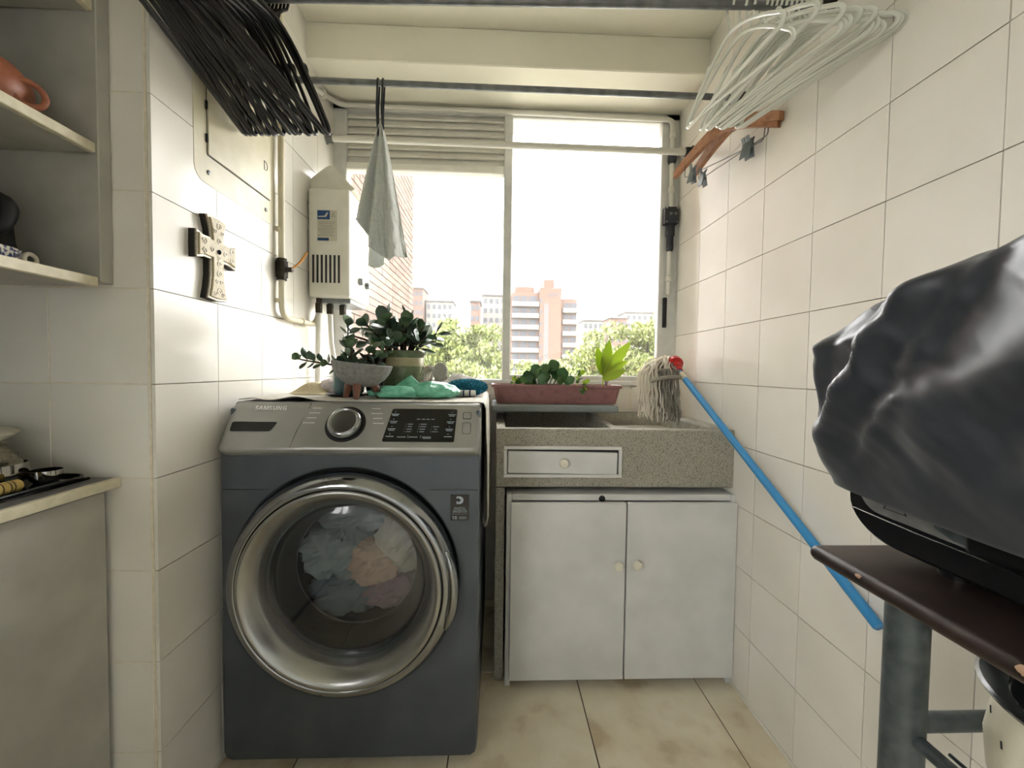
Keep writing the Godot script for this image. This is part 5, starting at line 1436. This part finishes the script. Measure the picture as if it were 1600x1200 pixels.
# ---------------------------------------------------------------- mop in the sink
func build_mop():
	M.string = mottled([Color(0.80, 0.77, 0.70), Color(0.88, 0.85, 0.79), Color(0.84, 0.81, 0.75)], 0.95, 0.06, 0.06, 131, 3)
	M.greystring = mottled([Color(0.46, 0.44, 0.40), Color(0.58, 0.56, 0.51)], 0.95, 0.06, 0.06, 132, 3)
	M.red = plain(Color(0.72, 0.035, 0.06), 0.3)
	M.blue = plain(Color(0.22, 0.54, 0.76), 0.3)
	var o := Vector3(0.66, 0.83, -1.63)
	var m := thing("floor_mop", "string mop with red socket and blue handle leaning in sink", "mop", o)
	var a := Vector3(0.7165, 1.062, -1.62)
	var e := Vector3(0.782, 0.540, -0.795)
	var d := (e - a).normalized()
	obj("socket", Geo.new().tube([a - d * 0.052, a - d * 0.050, a - d * 0.034, a - d * 0.030, a - d * 0.026, a - d * 0.008, a - d * 0.006, a + d * 0.012], [0.020, 0.036, 0.037, 0.033, 0.024, 0.021, 0.0165, 0.0150], 24), M.red, m, 40)
	obj("handle", Geo.new().tube([a - d * 0.01, a + d * 0.030, a + d * 0.031], [0.0098, 0.0098, 0.0095], 16), M.blue, m)
	obj("ferrule", Geo.new().tube([a + d * 0.028, a + d * 0.030, a + d * 0.066, a + d * 0.068], [0.0105, 0.0125, 0.0125, 0.0105], 16), M.cream, m)
	obj("handle", Geo.new().tube([a + d * 0.060, a + d * 0.068, a.lerp(e, 0.5), e - d * 0.004, e], [0.0100, 0.0112, 0.0112, 0.0112, 0.008], 16), M.blue, m)
	var rng := RandomNumberGenerator.new()
	rng.seed = 9
	var root := a - d * 0.045
	for set in 2:
		var g := Geo.new()
		for i in (95 if set == 0 else 46):
			var s := rng.randf()
			var end_x := lerpf(0.583, 0.700, s) if set == 0 else lerpf(0.66, 0.715, s)
			var zz := rng.randf_range(-1.70, -1.595) if set == 0 else rng.randf_range(-1.66, -1.575)
			var end_y := 0.846 + rng.randf_range(0, 0.05) + 0.07 * pow(1 - s, 2) * rng.randf()
			var r2 := root + Vector3(rng.randf_range(-0.022, 0.010), rng.randf_range(-0.018, 0.026), rng.randf_range(-0.03, 0.01))
			var hump := Vector3(lerpf(0.595, 0.69, s) + rng.randf_range(-0.01, 0.01), 1.118 - 0.03 * (1 - s) + rng.randf_range(-0.02, 0.006), lerpf(zz, r2.z, 0.4))
			if set == 1: hump.y -= 0.045
			var p1 := bez(r2, hump.lerp(r2, 0.35) + Vector3(0, 0.018, 0), hump, Vector3(lerpf(hump.x, end_x, 0.75) - 0.006, 1.045 + rng.randf_range(-0.02, 0.02), zz), 8)
			var p2 := bez(p1[-1], p1[-1] + Vector3(-0.003, -0.05, 0), Vector3(end_x + rng.randf_range(-0.012, 0.012), 0.93, zz + rng.randf_range(-0.01, 0.01)), Vector3(end_x, end_y, zz), 8)
			p1.append_array(p2.slice(1))
			for k in p1.size(): p1[k] += Vector3(sin(k * 1.9 + i), 0, cos(k * 1.6 + i * 2.0)) * 0.0035 * minf(1.0, k / 5.0)
			g.tube(p1, 0.0031, 6)
		var st := obj("strings" if set == 0 else "soiled_strings", g, M.string if set == 0 else M.greystring, m, 70)
		st.set_meta("kind", "stuff")
	# strip that binds the strings
	obj("binding", Geo.new().tube(bez(Vector3(0.592, 1.015, -1.578), Vector3(0.63, 1.035, -1.562), Vector3(0.68, 1.040, -1.560), Vector3(0.722, 1.030, -1.575), 10), 0.0075, 8), M.greystring, m, 60)

# ---------------------------------------------------------------- ledge, planter box and its plants
func blade(ln: float, wd: float, curl: float, fold := 0.25, roundness := 0.8) -> ArrayMesh:
	var f := func(u: float, v: float) -> Vector3:
		var w := wd / 2 * pow(sin(PI * clampf(pow(v, roundness), 0.001, 0.999)), 0.8) + 0.0008
		var x := (u - 0.5) * 2 * w
		return Vector3(x, ln * v * (1 - 0.15 * curl * v), curl * ln * v * v * 0.5 + fold * absf(x))
	return Geo.new().sheet(6, 12, f, 0.0009).mesh(60)
func build_planter():
	M.ledge = mottled([Color(0.44, 0.47, 0.47), Color(0.54, 0.56, 0.55)], 0.7, 0.08, 0.06, 141, 4)
	var l := thing("wall_ledge", "thin grey ledge on the wall holding the planter box", "ledge", Vector3(0.22, 0.90, -1.70))
	obj("board", Geo.new().box(Vector3(0.2185, 0.911, -1.695), Vector3(0.475, 0.026, 0.335), 0.007, 3), M.ledge, l)
	for x in [0.04, 0.40]: obj("bracket", Geo.new().box(Vector3(x, 0.883, -1.80), Vector3(0.02, 0.030, 0.12), 0.003), M.ledge, l)
	M.plum = mottled([Color(0.50, 0.34, 0.33), Color(0.57, 0.40, 0.385), Color(0.54, 0.37, 0.36)], 0.55, 0.3, 0.02, 142, 4)
	var pc := Vector3(0.233, 0.924, -1.655)
	var p := thing("planter_box", "long brick red plastic planter box on the ledge by the window", "planter", pc)
	var rings := []
	for q in [[0.462, 0.115, 0.0], [0.468, 0.120, 0.004], [0.492, 0.143, 0.062], [0.506, 0.156, 0.063], [0.510, 0.158, 0.068], [0.506, 0.156, 0.074], [0.494, 0.145, 0.074], [0.486, 0.137, 0.068], [0.462, 0.112, 0.010]]:
		var ring := PackedVector3Array()
		for v in rrect(q[0], q[1], 0.016, 4): ring.append(pc + Vector3(v.x, q[2], v.y))
		rings.append(ring)
	obj("box", Geo.new().loft(rings), M.plum, p, 35)
	obj("soil", Geo.new().box(pc + Vector3(0, 0.054, 0), Vector3(0.468, 0.012, 0.122), 0.004), M.soil, p)
	# plants
	var rng := RandomNumberGenerator.new()
	rng.seed = 55
	M.dkleaf = []
	for t in [Color(0.18, 0.30, 0.18), Color(0.23, 0.37, 0.20), Color(0.32, 0.46, 0.24)]:
		var m := plain(t, 0.4)
		m.backlight_enabled = true
		m.backlight = t * 0.9
		M.dkleaf.append(m)
	M.lime = []
	for t in [Color(0.62, 0.70, 0.24), Color(0.68, 0.75, 0.30)]:
		var m := plain(t, 0.4)
		m.backlight_enabled = true
		m.backlight = t * 1.0
		M.lime.append(m)
	var soil := pc.y + 0.058
	var rp := thing("round_leaf_plant", "dark green round-leaved plant trailing in the planter box", "plant", Vector3(0.17, soil, -1.655))
	var rl := [blade(0.040, 0.040, 0.3, 0.12, 1.0), blade(0.050, 0.050, 0.25, 0.10, 1.0), blade(0.035, 0.034, 0.4, 0.15, 1.0)]
	for i in 36:
		var s := i / 35.0
		var x := lerpf(0.10, 0.275, rng.randf())
		var hgt := 0.028 + 0.062 * exp(-pow((x - 0.205) / 0.055, 2)) * rng.randf_range(0.5, 1.0) + rng.randf() * 0.01
		var b := Vector3(lerpf(x, 0.18, 0.5), soil, -1.655 + rng.randf_range(-0.035, 0.045))
		var tip := Vector3(x, soil + hgt, b.z + rng.randf_range(-0.02, 0.03))
		obj("stem", Geo.new().tube(bez(b, b + Vector3(0, hgt * 0.7, 0), tip + Vector3(0, 0.01, 0), tip, 6), 0.0013, 5), M.dkleaf[1], rp, 60)
		var yaw := rng.randf() * TAU
		put("leaf", rl[rng.randi() % 3], M.dkleaf[rng.randi() % 3], rp, Transform3D(Basis(Vector3.BACK, sin(yaw) * 1.6) * Basis(Vector3.UP, cos(yaw) * 0.6) * Basis(Vector3.RIGHT, rng.randf_range(-0.7, 0.5)), tip - Vector3(0, 0.014, 0)))
	var tp := thing("trailing_plant", "small pale trailing plant spilling over planter box front", "plant", Vector3(0.34, soil, -1.60))
	for i in 3:
		var b := Vector3([0.315, 0.345, 0.06][i], soil, -1.615)
		var path := bez(b, b + Vector3(0.0, 0.07 if i < 1 else 0.03, 0.01), b + Vector3(0.01, 0.05, 0.03), b + Vector3([0.012, -0.02, 0.02][i], [0.065, -0.006, 0.035][i], [0.005, 0.045, 0.02][i]), 9)
		leafy(tp, path, 0.0014, [blade(0.022, 0.017, 0.2), blade(0.017, 0.014, 0.3)], [M.dkleaf[2], M.lime[0]], rng, 0.014, 0.3, M.lime[0])
	var yp := thing("broad_leaf_plant", "bright lime green plant with long pointed leaves in planter box", "plant", Vector3(0.425, soil, -1.65))
	var yb := Vector3(0.425, soil, -1.65)
	obj("stem", Geo.new().tube([yb, yb + Vector3(0, 0.045, 0), yb + Vector3(0.004, 0.085, 0)], [0.0028, 0.0026, 0.002], 7), M.lime[0], yp, 60)
	for q in [[0.045, 0.155, 0.050, -0.10, 0.3], [0.06, 0.17, 0.046, -0.66, 0.2], [0.05, 0.125, 0.042, 0.28, 0.3], [0.055, 0.115, 0.036, -0.98, 0.4], [0.04, 0.095, 0.050, 0.06, 0.9], [0.035, 0.10, 0.034, -1.15, -0.4]]:
		put("leaf", blade(q[1], q[2], 0.15, 0.2, 0.9), M.lime[rng.randi() % 2], yp, Transform3D(Basis(Vector3.BACK, q[3]) * Basis(Vector3.UP, q[4]), yb + Vector3(0.002, q[0], 0)))
	M.purple = plain(Color(0.42, 0.32, 0.35), 0.6)
	M.pink = plain(Color(0.78, 0.45, 0.46), 0.6)
	var cp := thing("purple_leaf_plant", "small purple and pink leaved plant at the right end of planter box", "plant", Vector3(0.455, soil, -1.69))
	for i in 9:
		var b := Vector3(0.452, soil, -1.70)
		var tip := Vector3(0.455 + rng.randf_range(-0.01, 0.085), soil + rng.randf_range(0.05, 0.105), -1.71 + rng.randf_range(-0.03, 0.02))
		obj("stem", Geo.new().tube(bez(b, b + Vector3(0, 0.03, 0), tip - Vector3(0.01, 0.01, 0), tip, 5), 0.0012, 5), M.purple, cp, 60)
		put("leaf", blade(0.042, 0.030, 0.3), M.purple if i % 3 else M.pink, cp, Transform3D(Basis(Vector3.BACK, rng.randf_range(-1.8, 1.0)) * Basis(Vector3.UP, rng.randf_range(-0.6, 0.6)) * Basis(Vector3.RIGHT, rng.randf_range(-0.6, 0.3)), tip))

# ---------------------------------------------------------------- outdoors
func build_outside():
	M.paving = mottled([Color(0.56, 0.55, 0.51), Color(0.64, 0.63, 0.59)], 0.95, 6.0, 0.03, 150, 4)
	var g := obj("ground", Geo.new().box(Vector3(0, -9.25, -150), Vector3(400, 0.5, 300), 0.01), M.paving)
	g.set_meta("kind", "structure")
	# brick flank of the building, running away to the left of the window
	M.brick = []
	for t in [Color(0.36, 0.278, 0.238), Color(0.378, 0.298, 0.254), Color(0.343, 0.257, 0.218), Color(0.387, 0.319, 0.278)]: M.brick.append(mottled([t * 0.93, t], 0.9, 0.3, 0.05, int(t.r * 100 + 151), 3, [], 0.0, FastNoiseLite.TYPE_SIMPLEX_SMOOTH, 0.0, 128))
	M.mortar = mottled([Color(0.216, 0.185, 0.167), Color(0.26, 0.229, 0.206)], 0.95, 0.4, 0.05, 152, 3)
	var w := shell("wall_outside")
	slab(w, "masonry", Vector3(-1.75, -9.0, -6.93), Vector3(-1.412, 12.0, -2.07), M.mortar)
	var bm := tile_of(0.318, 0.073, 0.02)
	var rest := Geo.new()
	var rng := RandomNumberGenerator.new()
	rng.seed = 3
	var n := 0
	var list := []
	for r in 52:
		for c in 16:
			var z := -6.93 + 0.165 + c * 0.33 - (0.165 if r % 2 else 0.0)
			if z - 0.16 < -6.93: z += 0.0825
			var y := 0.60 + r * 0.085
			var near := -z
			# seen through the left pane between the heater and the end of the wall
			var seen := near > 4.05 and (y - 1.055) / near < 0.50 and (y - 1.055) / near > -0.05
			list.append([near if seen else near + 100.0, y, z])
	list.sort_custom(func(a, b): return a[0] < b[0])
	for q in list:
		if q[2] > -2.2: continue
		var xf := Transform3D(Basis(Vector3(0, 0, -1), Vector3.UP, Vector3.RIGHT), Vector3(-1.40 + rng.randf_range(-0.002, 0.002), q[1], q[2]))
		if n < 290: put("brick", bm, M.brick[rng.randi() % 4], w, xf)
		else: rest.box(Vector3(-1.412, q[1], q[2]), Vector3(0.022, 0.073, 0.318), 0.002)
		n += 1
	var ro := obj("brickwork", rest, M.brick[0], w)
	ro.set_meta("kind", "stuff")

	# trees
	var lf := Geo.new()
	lf.quad(Vector3(0, 0, 0), Vector3(0.045, 0.06, 0.012), Vector3(0, 0.15, 0), Vector3(-0.045, 0.06, 0.012))
	var lm := lf.mesh()
	M.leaf = plain(Color.WHITE, 0.6)
	M.leaf.vertex_color_use_as_albedo = true
	M.leaf.cull_mode = BaseMaterial3D.CULL_DISABLED
	M.leaf.backlight_enabled = true
	M.leaf.backlight = Color(0.08, 0.09, 0.02)
	M.bark = mottled([Color(0.16, 0.12, 0.09), Color(0.26, 0.21, 0.16)], 0.95, 0.4, 0.05, 153, 4)
	var trees := [
		[Vector3(-1.05, 1.05, -13.5), Vector3(1.55, 1.85, 1.4), "broad light green tree seen through the left pane", 9000],
		[Vector3(-0.10, 0.15, -11.5), Vector3(1.1, 1.15, 1.0), "low leafy treetop behind the window mullion", 5000],
		[Vector3(4.75, 1.40, -13.0), Vector3(1.6, 1.80, 1.4), "tall light green tree at the right of the right pane", 9000],
		[Vector3(3.15, 0.75, -14.5), Vector3(1.40, 1.65, 1.3), "light green tree just right of the brick apartment block", 8000],
		[Vector3(1.80, 0.25, -17.0), Vector3(1.8, 1.30, 1.4), "low light green treetop below the brick apartment block", 7000],
		[Vector3(6.9, 1.6, -15.5), Vector3(1.6, 2.0, 1.4), "light green tree farthest right beyond the window jamb", 5000],
		[Vector3(-3.4, 0.9, -18.0), Vector3(1.9, 2.1, 1.6), "light green tree half hidden by the brick wall", 5000]]
	for t in trees:
		var c: Vector3 = t[0]
		var r: Vector3 = t[1]
		var o := thing("leafy_tree", t[2], "tree", Vector3(c.x, -9.0, c.z), "trees outside the window")
		obj("trunk", Geo.new().tube([Vector3(c.x, -9.0, c.z), Vector3(c.x + 0.1, -4, c.z), Vector3(c.x - 0.05, c.y - r.y * 0.4, c.z), Vector3(c.x, c.y + r.y * 0.3, c.z)], [0.22, 0.17, 0.10, 0.03], 9), M.bark, o, 60)
		var br := Geo.new()
		for k in 7:
			var d := Vector3(cos(k * 2.4), 0.5 + 0.4 * rng.randf(), sin(k * 2.4)).normalized()
			var p := Vector3(c.x - 0.03, c.y - r.y * lerpf(0.7, 0.1, k / 6.0), c.z)
			br.tube([p, p + d * r * 0.45, p + d * r * 0.9], [0.06, 0.035, 0.012], 6)
		obj("branches", br, M.bark, o, 60)
		# leaves gather in puffs
		var puffs := []
		for k in 40:
			var d := Vector3(rng.randfn(), rng.randfn() * 0.9, rng.randfn()).normalized() * pow(rng.randf(), 0.42)
			puffs.append([c + d * r * 0.86, rng.randf_range(0.25, 0.48), rng.randf_range(-1, 1)])
		var mm := MultiMesh.new()
		mm.transform_format = MultiMesh.TRANSFORM_3D
		mm.use_colors = true
		mm.mesh = lm
		mm.instance_count = t[3]
		for k in t[3]:
			var pf: Array = puffs[rng.randi() % puffs.size()]
			var d := Vector3(rng.randfn(), rng.randfn(), rng.randfn()).normalized() * pow(rng.randf(), 0.4)
			var p: Vector3 = pf[0] + d * pf[1] * Vector3(1.25, 0.8, 1.25) - Vector3(c.x, -9.0, c.z)
			var bs := Basis.from_euler(Vector3(rng.randf_range(-1.3, 0.6), rng.randf() * TAU, rng.randf_range(-0.8, 0.8)))
			mm.set_instance_transform(k, Transform3D(bs.scaled(Vector3.ONE * rng.randf_range(0.7, 1.25)), p))
			var e := rng.randf_range(0.85, 1.15)
			mm.set_instance_color(k, Color(0.150 * e, 0.175 * rng.randf_range(0.92, 1.08) * e, 0.050 * e))
		var mi := MultiMeshInstance3D.new()
		mi.name = "foliage"
		mi.multimesh = mm
		mi.material_override = M.leaf
		mi.set_meta("kind", "stuff")
		o.add_child(mi, true)

	# brick apartment block
	M.farbrick = M.brick[0]
	M.farwhite = mottled([Color(0.385, 0.375, 0.36), Color(0.415, 0.405, 0.39)], 0.9, 8.0, 0.05, 155, 4)
	M.farglass = plain(Color(0.203, 0.212, 0.238), 0.6)
	M.fargrey = plain(Color(0.303, 0.294, 0.294), 0.8)
	var Z := -100.0
	var a := thing("apartment_block", "red brick apartment block with white balconies seen through right pane", "building", Vector3(11, -9, Z - 6))
	slab(a, "wall", Vector3(2.9, -9, Z - 12), Vector3(10.3, 19.6, Z), M.farbrick, 0.05)
	slab(a, "wall", Vector3(15.0, -9, Z - 12), Vector3(19.1, 18.2, Z), M.farbrick, 0.05)
	var tw := slab(a, "tower", Vector3(10.0, -9, Z - 10), Vector3(15.2, 20.6, Z + 0.9), M.farbrick, 0.05)
	slab(a, "roof_house", Vector3(11.2, 20.5, Z - 8), Vector3(13.6, 23.0, Z - 1), M.farbrick, 0.05)
	slab(a, "roof_parapet", Vector3(4.2, 19.5, Z - 9), Vector3(8.8, 21.0, Z - 0.6), M.farbrick, 0.05)
	slab(tw, "stair_recess", Vector3(11.0, -9, Z + 0.85), Vector3(12.2, 16.8, Z + 0.95), M.fargrey, 0.02)
	for k in 4: slab(tw, "window", Vector3(11.9 + k * 0.75, 18.5, Z + 0.85), Vector3(12.3 + k * 0.75, 19.4, Z + 0.95), M.farglass, 0.02)
	for i in 8:
		var y := 16.2 - i * 2.75
		slab(a, "balcony", Vector3(3.4, y - 0.05, Z), Vector3(9.9, y + 1.05, Z + 1.0), M.farwhite, 0.04)
		for q in [[3.6, 5.2], [5.5, 7.1], [7.5, 9.4]]: slab(a, "window", Vector3(q[0], y + 1.06, Z - 0.05), Vector3(q[1], y + 2.5, Z + 0.06), M.farglass, 0.02)
		slab(a, "window", Vector3(9.95, y + 0.9, Z + 0.85), Vector3(10.6, y + 1.8, Z + 0.96), M.farglass, 0.02)
		slab(a, "balcony", Vector3(15.6, y - 1.4, Z), Vector3(19.3, y - 0.35, Z + 1.1), M.farwhite, 0.04)
		for q in [[15.9, 17.2], [17.5, 18.9]]: slab(a, "window", Vector3(q[0], y - 0.34, Z - 0.05), Vector3(q[1], y + 1.0, Z + 0.06), M.farglass, 0.02)
	# paler blocks farther off
	var far := [
		[-27.5, -23.5, 26.0, -132.0, M.farbrick, 3, "narrow pale brick tower just right of the brick wall"],
		[-23.0, -14.5, 22.5, -135.0, M.farwhite, 5, "white apartment tower behind the left tree"],
		[-4.6, 2.4, 23.5, -128.0, M.farwhite, 4, "white block with small windows left of the mullion"],
		[-7.5, -4.9, 19.5, -115.0, M.farbrick, 2, "small orange brick block left of the mullion"],
		[28.0, 34.5, 17.2, -135.0, M.farwhite, 4, "small white block right of the brick apartment block"],
		[38.0, 44.0, 18.8, -140.0, M.farbrick, 3, "small brick block above the right tree"],
		[45.0, 55.0, 21.5, -145.0, M.farwhite, 5, "wide white block at the right edge of the view"]]
	for f in far:
		var b := thing("distant_building", f[6], "building", Vector3((f[0] + f[1]) / 2, -9, f[3]), "buildings in the distance")
		slab(b, "wall", Vector3(f[0], -9, f[3] - 10), Vector3(f[1], f[2], f[3]), f[4], 0.05)
		slab(b, "roof_slab", Vector3(f[0] - 0.3, f[2], f[3] - 10), Vector3(f[1] + 0.3, f[2] + 0.5, f[3] + 0.4), M.fargrey, 0.05)
		for i in 6:
			for k in f[5]:
				var x: float = lerpf(f[0], f[1], (k + 0.5) / f[5])
				slab(b, "window", Vector3(x - 0.5, f[2] - 2.3 - i * 2.9, f[3] - 0.05), Vector3(x + 0.5, f[2] - 0.9 - i * 2.9, f[3] + 0.06), M.farglass, 0.02)
	M.hill = mottled([Color(0.32, 0.36, 0.20), Color(0.40, 0.43, 0.26)], 0.95, 60.0, 0.04, 158, 4)
	var hl := obj("hillside", Geo.new().blob(Vector3(60, -20, -330), Vector3(150, 62, 60), 0.12, 0.02, 4, 60, 24), M.hill, null, 60)
	tag(hl, "pale hillside far behind the buildings", "hill")
	# thin morning haze over the town
	var fog := FogVolume.new()
	fog.name = "town_haze"
	fog.shape = RenderingServer.FOG_VOLUME_SHAPE_BOX
	fog.size = Vector3(400, 120, 380)
	fog.position = Vector3(0, 40, -212)
	var fm := FogMaterial.new()
	fm.density = 0.00013
	fm.albedo = Color(0.97, 0.98, 1.0)
	fog.material = fm
	fog.set_meta("kind", "stuff")
	fog.set_meta("label", "thin pale haze over the distant buildings")
	fog.set_meta("category", "haze")
	add_child(fog)
